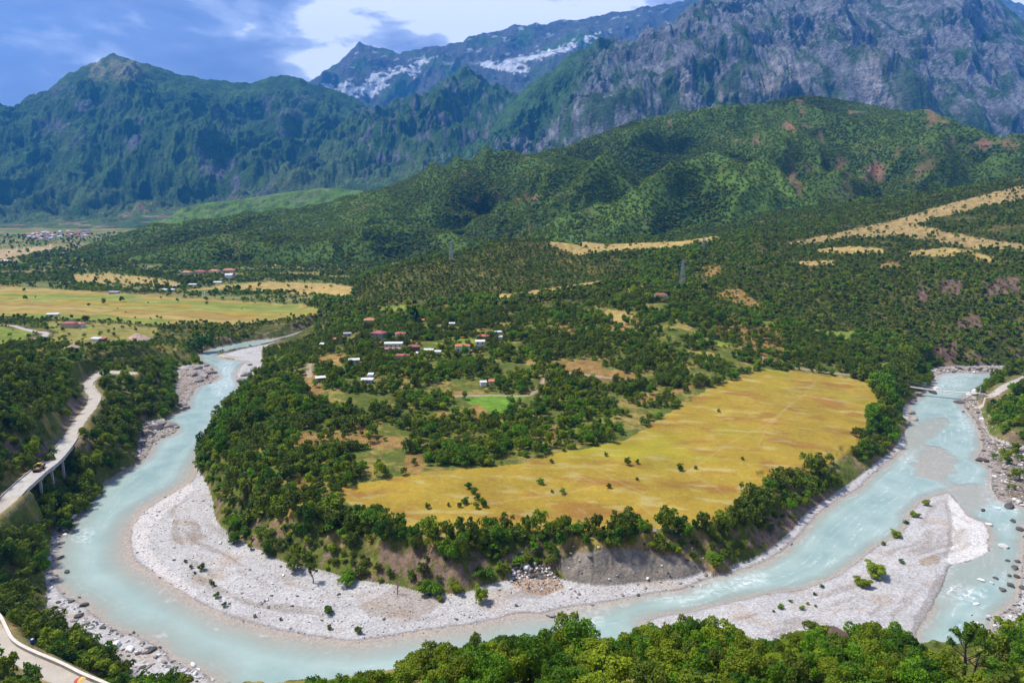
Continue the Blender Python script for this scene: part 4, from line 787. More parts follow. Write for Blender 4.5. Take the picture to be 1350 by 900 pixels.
def instances(name, T, protos, label):
    """one mass of trees: points that carry instances of the crowns"""
    me = bpy.data.meshes.new(name); me.vertices.add(len(T)); co = T[:, :3].astype(np.float32); me.vertices.foreach_set('co', co.ravel())
    for an, ty, d in (('scl', 'FLOAT_VECTOR', np.stack([T[:, 3] * (0.85 + 0.3 * ((T[:, 6] * 7.3) % 1)), T[:, 3] * (0.85 + 0.3 * ((T[:, 6] * 3.1) % 1)), T[:, 3] * T[:, 4]], -1)), ('rot', 'FLOAT_VECTOR', np.stack([T[:, 6] * 0, T[:, 6] * 0, T[:, 6]], -1))):
        a = me.attributes.new(an, ty, 'POINT'); a.data.foreach_set('vector', d.astype(np.float32).ravel())
    a = me.attributes.new('pick', 'INT', 'POINT'); a.data.foreach_set('value', ((T[:, 5] + (4 * ((T[:, 6] * 11.7) % 1 < .5) if len(protos) == 8 else 0)).astype(np.int32)))
    o = link(bpy.data.objects.new(name, me))
    ng = bpy.data.node_groups.new(name, 'GeometryNodeTree'); ng.interface.new_socket('Geometry', in_out='INPUT', socket_type='NodeSocketGeometry'); ng.interface.new_socket('Geometry', in_out='OUTPUT', socket_type='NodeSocketGeometry')
    nn, ll = ng.nodes, ng.links; gi = nn.new('NodeGroupInput'); go = nn.new('NodeGroupOutput'); jn = nn.new('GeometryNodeJoinGeometry'); ip = nn.new('GeometryNodeInstanceOnPoints')
    for po in protos:
        oi = nn.new('GeometryNodeObjectInfo'); oi.transform_space = 'ORIGINAL'; oi.inputs['Object'].default_value = po; oi.inputs['As Instance'].default_value = True; ll.new(oi.outputs['Geometry'], jn.inputs[0])
    def attr(n_, ty):
        q = nn.new('GeometryNodeInputNamedAttribute'); q.data_type = ty; q.inputs['Name'].default_value = n_; return q.outputs[0]
    ll.new(gi.outputs[0], ip.inputs['Points']); ll.new(jn.outputs[0], ip.inputs['Instance']); ip.inputs['Pick Instance'].default_value = True
    ll.new(attr('pick', 'INT'), ip.inputs['Instance Index']); ll.new(attr('scl', 'FLOAT_VECTOR'), ip.inputs['Scale'])
    er = nn.new('FunctionNodeEulerToRotation'); ll.new(attr('rot', 'FLOAT_VECTOR'), er.inputs[0]); ll.new(er.outputs[0], ip.inputs['Rotation'])
    ll.new(ip.outputs[0], go.inputs[0]); md = o.modifiers.new('scatter', 'NODES'); md.node_group = ng
    return tag(o, label, 'woodland', kind='stuff')
# ------------------------------------------------------------------ built things
def hit(px_, py_, zoff=0.0):
    """first point of the ground that the photograph shows at this pixel"""
    u = (450 - py_) / 900; t = np.geomspace(60, 3500, 900); X = (px_ - 675) / 900 * t; Y = (C_ + u * S_) * t; Z = CAM_H + (-S_ + u * C_) * t
    g = ground(X, Y) + zoff; k = np.nonzero(Z <= g)[0]
    if not len(k): return float(X[-1]), float(Y[-1]), float(g[-1])
    i = max(k[0], 1); a, b_ = Z[i - 1] - g[i - 1], Z[i] - g[i]; f = a / (a - b_ + 1e-9)
    x = X[i - 1] + (X[i] - X[i - 1]) * f; y = Y[i - 1] + (Y[i] - Y[i - 1]) * f
    return float(x), float(y), float(ground(np.array([x]), np.array([y]))[0])
class MB:
    def __init__(s): s.V = []; s.F = []
    def quadf(s, pts, faces):
        o = len(s.V); s.V += [tuple(p) for p in pts]; s.F += [tuple(i + o for i in f) for f in faces]; return s
    def box(s, c, d, rz=0.0, taper=1.0):
        x, y, z = d[0] / 2, d[1] / 2, d[2] / 2; P = []
        for sz in (-1, 1):
            k = taper if sz > 0 else 1
            for sx, sy in ((-1, -1), (1, -1), (1, 1), (-1, 1)):
                a, b_ = sx * x * k, sy * y * k; P.append((c[0] + a * math.cos(rz) - b_ * math.sin(rz), c[1] + a * math.sin(rz) + b_ * math.cos(rz), c[2] + sz * z))
        return s.quadf(P, [(3, 2, 1, 0), (4, 5, 6, 7), (0, 1, 5, 4), (1, 2, 6, 5), (2, 3, 7, 6), (3, 0, 4, 7)])
    def bar(s, a, b_, r, n=6):
        v, f = tube([a, b_], [r, r], n); s.quadf(v, [tuple(q) for q in f]); k = len(v) // 2
        o = len(s.V) - len(v); s.F += [tuple(o + i for i in range(k))[::-1], tuple(o + k + i for i in range(k))]; return s
    def add(s, vf): v, f = vf; return s.quadf(v, [tuple(q) for q in f])
    def build(s, name, mat, parent=None, smooth=False):
        me = bpy.data.meshes.new(name); me.from_pydata(s.V, [], s.F); me.materials.append(mat)
        if smooth:
            for p in me.polygons: p.use_smooth = True
        return link(bpy.data.objects.new(name, me), parent)
WALLC = {'white': (0.66, 0.64, 0.60), 'grey': (0.36, 0.35, 0.33), 'tan': (0.48, 0.37, 0.26), 'dark': (0.12, 0.10, 0.09), 'peach': (0.62, 0.42, 0.30)}
ROOFC = {'red': (0.46, 0.11, 0.06), 'orange': (0.55, 0.18, 0.08), 'dull red': (0.36, 0.10, 0.085), 'salmon': (0.56, 0.20, 0.11), 'mauve': (0.42, 0.18, 0.16), 'white': (0.70, 0.71, 0.74), 'grey': (0.40, 0.40, 0.42), 'dark': (0.10, 0.09, 0.09)}
WM_ = {k: plain_mat('wall_' + k, c, 0.9, 0.15, 0.8) for k, c in WALLC.items()}
def roof_mat(name, col):
    m, nt, b = new_mat(name); tcn = nt.nodes.new('ShaderNodeTexCoord'); wv = nt.nodes.new('ShaderNodeTexWave'); wv.inputs['Scale'].default_value = 1.6; wv.inputs['Distortion'].default_value = 1.0
    nt.links.new(tcn.outputs['Object'], wv.inputs['Vector']); n = nz(nt, 0.9, 5, 0.7, tcn.outputs['Object'])
    f1 = mrange(nt, n.outputs['Fac'], 0.3, 0.7, 0.65, 1.3); f2 = mrange(nt, wv.outputs['Fac'], 0, 1, 0.85, 1.1)
    mu = nt.nodes.new('ShaderNodeMath'); mu.operation = 'MULTIPLY'; nt.links.new(f1, mu.inputs[0]); nt.links.new(f2, mu.inputs[1])
    vm = nt.nodes.new('ShaderNodeVectorMath'); vm.operation = 'SCALE'; vm.inputs[0].default_value = col; nt.links.new(mu.outputs[0], vm.inputs['Scale'])
    nt.links.new(vm.outputs[0], b.inputs['Base Color']); b.inputs['Roughness'].default_value = 0.75; return m
RM_ = {k: roof_mat('roof_' + k.replace(' ', '_'), c) for k, c in ROOFC.items()}
M['glass'] = plain_mat('dark_window', (0.02, 0.025, 0.03), 0.2, 0.1); M['frame'] = plain_mat('window_frame', (0.5, 0.5, 0.48), 0.6, 0.05); M['door'] = plain_mat('door_wood', (0.14, 0.08, 0.05), 0.7)
M['concrete'] = plain_mat('concrete', (0.46, 0.43, 0.39), 0.9, 0.18, 0.6); M['steel'] = plain_mat('galvanised_steel', (0.34, 0.36, 0.38), 0.5, 0.1); M['yellow'] = plain_mat('machine_yellow', (0.60, 0.42, 0.08), 0.5, 0.15)
M['rubber'] = plain_mat('tyre_rubber', (0.025, 0.025, 0.025), 0.8); M['maroon'] = plain_mat('dark_red_steel', (0.12, 0.035, 0.035), 0.6); M['white'] = plain_mat('white_paint', (0.78, 0.78, 0.78), 0.6, 0.06)
M['plank'] = plain_mat('bleached_planks', (0.66, 0.60, 0.52), 0.85, 0.15, 1.5); M['blue'] = plain_mat('blue_plastic', (0.03, 0.09, 0.26), 0.6, 0.1); M['redcloth'] = plain_mat('red_cloth', (0.50, 0.07, 0.06), 0.8, 0.1); M['yelcloth'] = plain_mat('yellow_cloth', (0.80, 0.55, 0.16), 0.8, 0.1)
def house(pos, w_, d_, h, rz, wall, roof, kind, label, group='houses and sheds of the village', name='house', cat='house', storeys=1, openings=True):
    t = empty(name, (pos[0], pos[1], pos[2] - 0.3), rz); tag(t, label, cat, group)
    MB().box((0, 0, h / 2), (w_, d_, h)).build('wall', WM_[wall], t)
    e = 0.45; W, D = w_ / 2 + e, d_ / 2 + e; r = MB(); z = h + 0.003; th_ = 0.18
    if kind == 'hip':
        rh = min(D, W) * 0.42; k = max(W - D, 0.15)
        r.quadf([(-W, -D, z), (W, -D, z), (W, D, z), (-W, D, z), (-k, 0, z + rh), (k, 0, z + rh), (-W, -D, z + th_), (W, -D, z + th_), (W, D, z + th_), (-W, D, z + th_)],
                [(3, 2, 1, 0), (0, 1, 7, 6), (1, 2, 8, 7), (2, 3, 9, 8), (3, 0, 6, 9), (6, 7, 5, 4), (8, 9, 4, 5), (7, 8, 5), (9, 6, 4)])
    elif kind == 'gable':
        rh = D * 0.42; r.quadf([(-W, -D, z), (W, -D, z), (W, D, z), (-W, D, z), (-W, 0, z + rh), (W, 0, z + rh)], [(3, 2, 1, 0), (0, 1, 5, 4), (2, 3, 4, 5), (1, 2, 5), (3, 0, 4)])
    else:
        rh = D * 0.22; r.quadf([(-W, -D, z), (W, -D, z), (W, D, z), (-W, D, z), (-W, -D, z + th_), (W, -D, z + th_), (W, D, z + th_ + rh), (-W, D, z + th_ + rh)], [(3, 2, 1, 0), (4, 5, 6, 7), (0, 1, 5, 4), (1, 2, 6, 5), (2, 3, 7, 6), (3, 0, 4, 7)])
    rf = r.build('roof', RM_[roof], t)
    if kind == 'hip' and w_ > 8: MB().box((w_ * 0.18, d_ * 0.1, h + rh * 0.9 + 0.4), (0.6, 0.6, 1.4)).build('chimney', WM_['grey'], rf)
    if openings:
        n = max(2, int(w_ / 3.2)); fh = h / storeys
        for s in range(storeys):
            for i in range(n):
                x = -w_ / 2 + (i + 0.5) * w_ / n; zc = s * fh + fh * 0.56
                if s == 0 and i == n // 2:
                    MB().box((x, -d_ / 2 - 0.04, 1.35), (1.0, 0.1, 2.1)).build('door', M['door'], t); continue
                wf = MB().box((x, -d_ / 2 - 0.03, zc), (1.3, 0.08, 1.25)).build('window', M['frame'], t); MB().box((x, -d_ / 2 - 0.08, zc), (1.05, 0.05, 1.0)).build('pane', M['glass'], wf)
        for sx in (-1, 1):
            wf = MB().box((sx * (w_ / 2 + 0.03), 0, fh * 0.56), (0.08, 1.2, 1.2)).build('window', M['frame'], t); MB().box((sx * (w_ / 2 + 0.08), 0, fh * 0.56), (0.05, 0.95, 0.95)).build('pane', M['glass'], wf)
    return t
VH = [(488,427,15,.8,4,'grey','salmon','hip','house with faded salmon hipped roof at the back left of the village',1,.1), (500,447,17,.8,5,'grey','dull red','hip','large house with weathered dull red roof and grey walls, village centre',2,-.35),
 (528,448,13,.8,5,'white','red','hip','white walled house with red hipped roof, right of the large dull red one',2,.2), (500,455,9,.6,2.6,'tan','orange','gable','small shed with bright orange roof left of the long white roof',1,0),
 (519,458,23,.3,3.2,'white','white','flat','long low building with a white sheet roof in the village centre',1,.06), (518,465,19,.35,3,'grey','mauve','flat','long low building with a mauve roof below the long white one',1,.06),
 (531,476,17,.5,4,'tan','red','hip','tan walled house with clean red roof at the village front',1,-.05), (514,474,8,.6,2.6,'white','dull red','flat','small lean-to left of the tan walled red roofed house',1,0),
 (546,463,15,.6,3.6,'dark','dull red','hip','low dark house with brownish red roof, right of the long mauve roof',1,0), (553,469,9,.5,2.6,'dark','white','flat','small white roofed shed below the brownish red roof',1,0),
 (467,479,13,.5,2.6,'grey','white','flat','white roofed shed beside the orange field left of the village',1,.25), (427,457,9,.6,2.8,'dark','white','flat','white roofed shed at the far left edge above the river slope',1,0),
 (423,503,12,.5,2.6,'dark','white','flat','white roofed shed beside the bright dirt lane',1,.35), (480,504,6,.7,2.4,'grey','white','flat','smaller left of two low white roofed sheds among trees',1,.1),
 (488,504,7,.7,2.4,'grey','white','flat','right of two low white roofed sheds among trees',1,-.1), (489,498,6,.8,2.8,'white','white','flat','white shed just above the pair among trees',1,0),
 (444,450,7,.8,3,'peach','salmon','gable','little peach coloured hut left of the village',1,.4), (458,443,9,.5,2.8,'grey','grey','flat','grey roofed shed at the end of the vertical track',1,.2),
 (529,431,7,.7,3,'white','white','gable','small all white hut behind the village centre',1,0), (555,425,9,.6,3,'peach','salmon','gable','small house with pink roof under the very large dark tree',1,0),
 (610,464,19,.6,4.6,'white','orange','hip','white house with a broad salmon orange hipped roof in the yellow field',1,.12), (637,449,14,.7,3.6,'dark','red','hip','dark walled house with the brightest red roof, right of the yellow field',1,-.3),
 (633,459,12,.6,5,'white','white','flat','two storey white flat roofed house with dark windows below the bright red roof',2,.05), (657,441,8,.6,2.8,'grey','white','flat','upper of two white sheds right of the bright red roof',1,.3),
 (659,447,5,.8,2.6,'white','white','gable','lower and smaller of two white sheds right of the bright red roof',1,.3), (596,429,7,.6,2.4,'grey','white','flat','small white roofed hut between the dark trees behind the yellow field',1,0),
 (565,466,12,.5,2.8,'grey','white','flat','pale sheet roofed barn right of the brownish red roof',1,-.1), (577,467,8,.6,2.6,'white','white','flat','small white barn at the right end of the village row',1,-.1),
 (637,508,8,.9,3,'white','white','gable','little white gabled hut among trees above the bright green field',1,.2), (648,506,7,.6,2.4,'peach','salmon','flat','low pinkish shed right of the little white gabled hut',1,.1),
 (871,393,15,.5,3.4,'white','red','hip','lone white house with dark red roof on the slope below the pylon',1,.05)]
HP = []
for (x, y, wp, asp, h, wall, roof, kd, lab, st, rz) in VH:
    p = hit(x, y, 0.0); w_ = wp / 900 * math.hypot(p[0], p[1]) * 1.0; HP.append((p[0], p[1], w_))
    house(p, w_, max(w_ * asp, 3.4), h * (1.2 if wp > 11 else 1.0), rz, wall, roof, kd, lab, storeys=st, openings=wp >= 9)
FH = [(70,417,11,.4,3,'white','white','flat','low white shed at the left among bushes in front of the striped fields'), (92,432,13,.6,5,'tan','dull red','hip','left half of the farmhouse pair beyond the dirt road, dull red roof'),
 (104,431,11,.6,4,'white','salmon','hip','right house of the farm pair beyond the dirt road, pale pink roof'), (127,450,9,.6,3,'white','white','flat','white roofed hut left of the crimson one by the earth mounds'), (134,450,9,.6,3,'maroon' if 0 else 'dark','red','flat','crimson roofed hut by the earth mounds'),
 (151,387,10,.4,3,'grey','grey','flat','grey flat barn at the far edge of the striped fields'), (221,384,14,.3,3,'white','white','flat','long white roofed building by the far river trees'),
 (247,362,11,.6,5,'tan','salmon','hip','leftmost pink roofed house of the hamlet under the forested hill'), (265,361,11,.6,5,'tan','dull red','hip','second dull red roofed house of the hamlet under the forested hill'),
 (283,360,11,.6,5,'white','salmon','hip','third house of the hamlet under the forested hill, pink roof'), (302,359,13,.6,5,'tan','salmon','hip','rightmost pink roofed house of the hamlet under the forested hill'),
 (303,367,8,.8,7,'white','white','gable','tall white house in front of the hamlet under the forested hill'), (254,377,8,.5,3,'white','white','flat','left white barn in front of the hamlet'), (287,374,9,.5,3,'white','white','flat','right white barn in front of the hamlet'),
 (233,379,8,.5,3,'grey','grey','flat','grey barn at the left end of the hamlet'), (5,346,12,.4,4,'white','white','flat','long white building at the left edge under the far hill')]
for (x, y, wp, asp, h, wall, roof, kd, lab) in FH:
    p = hit(x, y); w_ = wp / 900 * math.hypot(p[0], p[1]) * 1.1; HP.append((p[0], p[1], w_)); house(p, w_, max(w_ * asp, 4), h, rnd.uniform(-.2, .2), wall, roof, kd, lab, 'farm buildings of the left valley', openings=False)
# the far village at the foot of the left mountain: a few pixels each
LP = LM[0].reshape(-1, 3); LPX, LPY = to_px(LP[:, 0], LP[:, 1], LP[:, 2]); LROW = np.repeat(np.arange(LM[0].shape[0]), LM[0].shape[1]); okr = LROW < LM[0].shape[0] - 30
def on_left_mountain(x, y):
    q = np.where(okr, (LPX - x) ** 2 + (LPY - y) ** 2 + LP[:, 1] * 1e-4, 1e9); return LP[int(np.argmin(q))]
for i in range(64):
    a = rnd.random(); x = (38 + 26 * rnd.random() if a < .4 else 62 + 22 * rnd.random() if a < .65 else 88 + 30 * rnd.random()); y = 308 - 0.07 * (x - 38) + rnd.uniform(-5, 4)
    p = hit(x, y + 6); HP.append((p[0], p[1], 16)); w_ = rnd.uniform(11, 18); h = rnd.uniform(5, 8); k = rnd.choice(['white', 'white', 'salmon', 'dull red', 'mauve'])
    b_ = MB().box((0, 0, h / 2), (w_, w_ * .7, h)); W, D = w_ / 2 + .4, w_ * .35 + .4; o = b_.build('far_house', WM_['white' if i % 3 else 'peach']); r = MB().quadf([(-W, -D, h), (W, -D, h), (W, D, h), (-W, D, h), (-W * .4, 0, h + 2.5), (W * .4, 0, h + 2.5)], [(3, 2, 1, 0), (0, 1, 5, 4), (2, 3, 4, 5), (1, 2, 5), (3, 0, 4)])
    r.build('roof', RM_[k], o); o.location = (p[0], p[1], p[2] - .5); o.rotation_euler = (0, 0, rnd.uniform(-.6, .6))
    tag(o, f'tiny far house with {k} roof in the distant village under the left mountain', 'house', 'houses of the distant village')
# pylons
def pylon(x, y, htop, label):
    p = hit(x, y); t = empty('power_pylon', p, 0.3); tag(t, label, 'pylon', 'power pylons on the hills'); H = htop / 900 * math.hypot(p[0], p[1]); b_ = MB(); wb = H * 0.11; wt = H * 0.022; n = 8; r = 0.075
    def c(k, s): w_ = wb + (wt - wb) * min(1, s ** 0.8); return (w_ * (1, -1, -1, 1)[k], w_ * (1, 1, -1, -1)[k], H * s)
    for i in range(n):
        s0, s1 = i / n, (i + 1) / n
        for k in range(4):
            b_.bar(c(k, s0), c(k, s1), r * 1.5, 4); b_.bar(c(k, s0), c((k + 1) % 4, s1), r, 4); b_.bar(c((k + 1) % 4, s0), c(k, s1), r, 4); b_.bar(c(k, s1), c((k + 1) % 4, s1), r, 4)
    b_.build('lattice_tower', M['steel'], t)
    for s in (0.70, 0.82, 0.94):
        a = MB(); L_ = H * 0.13
        for sx in (-1, 1): a.bar((sx * wt, 0, H * s), (sx * L_, 0, H * s), r * 1.3, 4); a.bar((sx * wt, 0, H * (s + .04)), (sx * L_, 0, H * s), r, 4); a.bar((sx * L_, 0, H * s), (sx * L_, 0, H * (s - .035)), r * 1.6, 5)
        a.build('cross_arm', M['steel'], t)
pylon(899, 379, 35, 'tall grey lattice power pylon above the lone red roofed house'); pylon(595, 345, 26, 'grey lattice power pylon on the dark plantation ridge'); pylon(927, 330, 18, 'smallest grey lattice power pylon by the end of the straw field')
for x, lab in ((267.6, 'left of two slim white posts beside the far river trees'), (270.2, 'right of two slim white posts beside the far river trees')):
    p = hit(x, 393); t = empty('white_post', p); tag(t, lab, 'post', 'pair of white posts'); MB().bar((0, 0, -0.5), (0, 0, 9.5), 0.45, 8).build('shaft', M['white'], t); MB().box((0, 0, 0.2), (3.0, 2.0, 0.8)).build('footing', M['concrete'], t); HP.append((p[0], p[1], 14))

# road bridge on the left bank
t = empty('road_bridge', (*_b0, 0)); tag(t, 'pale concrete road bridge on pillars above the left bank', 'bridge'); ang = math.atan2(_bd[1], _bd[0]); Lb = np.linalg.norm(_b1 - _b0)
def onb(s, o): q = _bd * s + _bn * o; return q[0], q[1]
# the deck follows the curve of the road
RP, _, _ = RW['upper']; dd = np.hypot(*(RP - _b0).T); i0 = int(np.argmin(dd)); i1 = int(np.argmin(np.hypot(*(RP - _b1).T))); seg = RP[max(i0 - 2, 0):i1 + 3]
def ribbon(path, off0, off1, z0, z1, origin):
    P = np.array(path); T = np.gradient(P, axis=0); T /= np.linalg.norm(T, axis=1)[:, None]; Nn = np.stack([-T[:, 1], T[:, 0]], -1); V = []; Fc = []
    for i in range(len(P)):
        for o_, z in ((off0, z0), (off1, z0), (off1, z1), (off0, z1)): q = P[i] + Nn[i] * o_ - origin; V.append((q[0], q[1], z))
        if i:
            for k in range(4): Fc.append(((i - 1) * 4 + k, (i - 1) * 4 + (k + 1) % 4, i * 4 + (k + 1) % 4, i * 4 + k))
    Fc += [(0, 1, 2, 3), tuple((len(P) - 1) * 4 + k for k in (3, 2, 1, 0))]; b_ = MB(); b_.quadf(V, Fc); return b_
ribbon(seg, -4.1, 4.1, 20.0, 20.97, _b0).build('deck', M['concrete'], t); ribbon(seg, -3.5, 3.5, 20.974, 21.03, _b0).build('road_surface', M['plank' if 0 else 'concrete'], t)
for o_ in (-4.0, 3.7): ribbon(seg, o_, o_ + 0.3, 20.975, 21.6, _b0).build('parapet', M['concrete'], t)
for s in (0.05, 0.28, 0.51, 0.74, 0.97):
    q0 = RP[i0] * (1 - s) + RP[i1] * s; k = int(np.argmin(np.hypot(*(RP - q0).T))); q0 = RP[k]
    for o_ in (-2.6, 2.6):
        q = q0 + _bn * o_; zg = float(ground(np.array([q[0]]), np.array([q[1]]))[0]); MB().box((q[0] - _b0[0], q[1] - _b0[1], (zg - 1 + 19.2) / 2), (0.9, 0.9, 19.2 - zg + 1), ang).build('pillar', M['concrete'], t)
    MB().box((q0[0] - _b0[0], q0[1] - _b0[1], 19.6), (1.2, 7.6, 0.796), ang).build('pier_cap', M['concrete'], t)
# wall of the lower road
wl = smooth_poly(wz([(-45,765),(-20,790),(0,813),(9,830),(18,845),(40,858),(80,875),(110,890),(145,905),(190,930)], 20.5), 4, False)
o0 = wl[len(wl) // 2]; t = empty('roadside_wall', (*o0, 0)); tag(t, 'low grey stone wall along the river side of the bottom left road', 'wall')
ribbon(wl, -0.3, 0.3, 17.5, 21.0, o0).build('masonry', M['concrete'], t); ribbon(wl, -0.42, 0.42, 21.003, 21.16, o0).build('coping', M['plank'], t)
p0 = at_z(127, 512, 21); wl2 = smooth_poly(wz([(140,497),(126,503),(122,509),(126,515),(132,521),(133,527),(128,537)], 20.5), 4, False)
t = empty('roadside_wall', (*wl2[10], 0)); tag(t, 'curved low wall on the river side of the upper road bend', 'wall'); ribbon(wl2, -0.25, 0.25, 18.5, 21.5, wl2[10]).build('masonry', M['concrete'], t)
# wheel loader on the bridge
def wheel(parent, x, y, r, w_):
    b_ = MB().bar((x, y - w_ / 2, r), (x, y + w_ / 2, r), r, 14); o = b_.build('wheel', M['rubber'], parent); MB().bar((x, y - w_ / 2 - 0.03, r), (x, y + w_ / 2 + 0.03, r), r * 0.5, 10).build('rim', M['yellow'], o)
q = np.array(at_z(50, 619, 21.03)[:2]); k = int(np.argmin(np.hypot(*(RP - q).T))); td = RP[k + 1] - RP[k]; q = RP[k] * .6 + q * .4
t = empty('wheel_loader', (q[0], q[1], 21.03), math.atan2(td[1], td[0])); tag(t, 'yellow wheel loader with dark bucket standing on the road bridge', 'loader')
for x in (-1.5, 1.5):
    for y in (-1.1, 1.1): wheel(t, x, y, 0.75, 0.5)
MB().box((-1.6, 0, 1.55), (2.4, 1.7, 1.1), 0, .88).build('engine_cover', M['yellow'], t); MB().box((0.9, 0, 1.1), (2.2, 1.2, 0.6)).build('front_frame', M['yellow'], t)
cb = MB().box((-0.1, 0, 2.35), (1.4, 1.5, 1.5), 0, .9).build('cab', M['glass'], t); MB().box((-0.1, 0, 3.16), (1.6, 1.6, 0.12)).build('cab_roof', M['yellow'], cb)
for y in (-.55, .55): MB().bar((0.5, y, 1.6), (2.6, y, 1.0), 0.13, 6).build('lift_arm', M['yellow'], t)
MB().quadf([(2.5, -1.3, .25), (3.7, -1.3, .25), (3.5, -1.3, 1.3), (2.5, -1.3, 1.4), (2.5, 1.3, .25), (3.7, 1.3, .25), (3.5, 1.3, 1.3), (2.5, 1.3, 1.4)], [(0, 1, 2, 3), (7, 6, 5, 4), (0, 4, 5, 1), (0, 3, 7, 4), (3, 2, 6, 7)]).build('bucket', M['maroon'], t)
MB().box((-3.3, 0, 1.3), (.9, 1.9, 1.0)).build('counterweight', M['maroon'], t)
# parasol by the lower road, barrel behind the wall
p = at_z(106, 903, 20.2); t = empty('parasol', (p[0], p[1], 20)); tag(t, 'red and yellow parasol on the dirt road at the bottom left edge', 'parasol'); MB().bar((0, 0, 0), (0, 0, 2.1), 0.04, 6).build('pole', M['steel'], t)
for c_ in range(2):
    b_ = MB()
    for j in range(5):
        a0, a1 = math.pi * c_ + math.pi * j / 5, math.pi * c_ + math.pi * (j + 1) / 5; R_ = 1.35
        ring = [[(R_ * s * math.cos(a), R_ * s * math.sin(a), 2.25 - 0.5 * s * s) for s in (0, .5, 1)] for a in (a0, a1)]
        b_.quadf([ring[0][0], ring[0][1], ring[1][1]], [(0, 1, 2)]); b_.quadf([ring[0][1], ring[0][2], ring[1][2], ring[1][1]], [(0, 1, 2, 3)])
    o = b_.build('canopy_panel', M['yelcloth' if c_ else 'redcloth'], t); o.rotation_euler = (0, 0, 1.6); md = o.modifiers.new('thick', 'SOLIDIFY'); md.thickness = 0.03
p = at_z(34, 849, 20.6); t = empty('water_barrel', (p[0] + .8, p[1] + 1.5, 19.6)); tag(t, 'blue plastic barrel behind the roadside wall at bottom left', 'barrel'); b_ = MB()
v, f = tube([(0, 0, 0), (0, 0, .1), (0, 0, .45), (0, 0, .55), (0, 0, .95), (0, 0, 1.05), (0, 0, 1.5), (0, 0, 1.6)], [.50, .55, .56, .6, .6, .56, .55, .48], 16); b_.add((v, f)); b_.F.append(tuple(range(len(v) - 16, len(v)))); b_.build('shell', M['blue'], t); MB().bar((0, 0, 1.6), (0, 0, 1.66), .3, 12).build('lid', M['white'], t)
# footbridge over the right channel
A = np.array(at_z(1194, 509, 6.0)); B = np.array(at_z(1292, 518.5, 6.0)); t = empty('footbridge', tuple(A)); tag(t, 'long thin pale footbridge hung across the right channel', 'footbridge'); Dv = B - A; Lf = np.linalg.norm(Dv[:2]); e = Dv[:2] / Lf; pn = np.array([-e[1], e[0]])
n = 24; V = []; Fc = []
def fb(s, o_, z): q = e * Lf * s + pn * o_; return (q[0], q[1], z - 0.9 * (1 - (2 * s - 1) ** 2))
for i in range(n + 1):
    s = i / n
    for o_, z in ((-1.1, -.1), (1.1, -.1), (1.1, .25), (-1.1, .25)): V.append(fb(s, o_, z))
    if i:
        for k in range(4): Fc.append(((i - 1) * 4 + k, (i - 1) * 4 + (k + 1) % 4, i * 4 + (k + 1) % 4, i * 4 + k))
MB().quadf(V, Fc + [(0, 1, 2, 3), (4 * n + 3, 4 * n + 2, 4 * n + 1, 4 * n)]).build('deck', M['plank'], t)
for sd_ in (-1.0, 1.0):
    r_ = MB()
    for i in range(n): r_.bar(fb(i / n, sd_, 1.2), fb((i + 1) / n, sd_, 1.2), .04, 4); r_.bar(fb(i / n, sd_, .2), fb(i / n, sd_, 1.2), .025, 4)
    r_.build('railing', M['steel'], t)
    c_ = MB()
    for i in range(n):
        s0, s1 = i / n, (i + 1) / n; q0, q1 = fb(s0, sd_ * 1.1, 0), fb(s1, sd_ * 1.1, 0); c_.bar((q0[0], q0[1], 1.0 + 3.6 * (2 * s0 - 1) ** 2), (q1[0], q1[1], 1.0 + 3.6 * (2 * s1 - 1) ** 2), .045, 4)
    c_.build('cable', M['steel'], t)
for s in (0, 1):
    q = e * Lf * s; k = MB()
    for sd_ in (-1, 1): k.box((q[0] + pn[0] * sd_, q[1] + pn[1] * sd_, 1.2), (.35, .35, 7.0))
    k.box((q[0], q[1], 4.4), (.3, .3, .3)); k.bar((q[0] - pn[0], q[1] - pn[1], 4.5), (q[0] + pn[0], q[1] + pn[1], 4.5), .14, 6); k.build('tower', M['steel'], t)
    q = e * Lf * (s + (.03 if s else -.03)); MB().box((q[0], q[1], -2.2), (4, 3, 4.6), math.atan2(e[1], e[0])).build('abutment', M['concrete'], t)
# earth mounds
for (x, y, w_, h, lab) in ((181, 447, 26, 6, 'pale pinkish cone of dug earth beside the left valley huts'), (96, 458, 14, 3, 'low orange brown heap of earth left of the white roofed hut')):
    p = hit(x, y); r_ = w_ / 900 * math.hypot(p[0], p[1]) / 2 * 1.1; g_ = 40; xs = np.linspace(-1, 1, g_); XX, YY = np.meshgrid(xs, xs); rr_ = np.hypot(XX, YY); ZZ = np.clip(1 - rr_, 0, 1) * (1 + .25 * fbm(XX * 3, YY * 3, 4, 5)) * h + .3 * fbm(XX * 8, YY * 8, 3, 6) * (rr_ < 1) - .4 * (rr_ > .98)
    V_ = np.stack([XX * r_, YY * r_, ZZ - .2], -1).reshape(-1, 3); ii = np.arange(g_ * g_).reshape(g_, g_); F_ = np.stack([ii[:-1, :-1], ii[:-1, 1:], ii[1:, 1:], ii[1:, :-1]], -1).reshape(-1, 4); F_ = F_[(rr_.ravel()[F_] < 1.05).all(1)]
    o = mesh_np('earth_mound', V_, F_, plain_mat('earth', (0.46, 0.32, 0.23), .95, .2, .4), smooth=True); o.location = p; tag(o, lab, 'mound', 'earth mounds')
    HP.append((p[0], p[1], 2 * r_))
# the woods keep off the houses
keep = np.ones(len(TR), bool)
for x, y, w_ in HP: 
    dx, dy = TR[:, 0] - x, TR[:, 1] - y; l = math.hypot(x, y); ux, uy = x / l, y / l; al = dx * ux + dy * uy; ac = np.abs(-dx * uy + dy * ux)
    keep &= ~((ac < w_ * .5 + TR[:, 3] * .8) & (al > -max(w_ * 1.0, 10)) & (al < w_ * .8))
mask &= keep

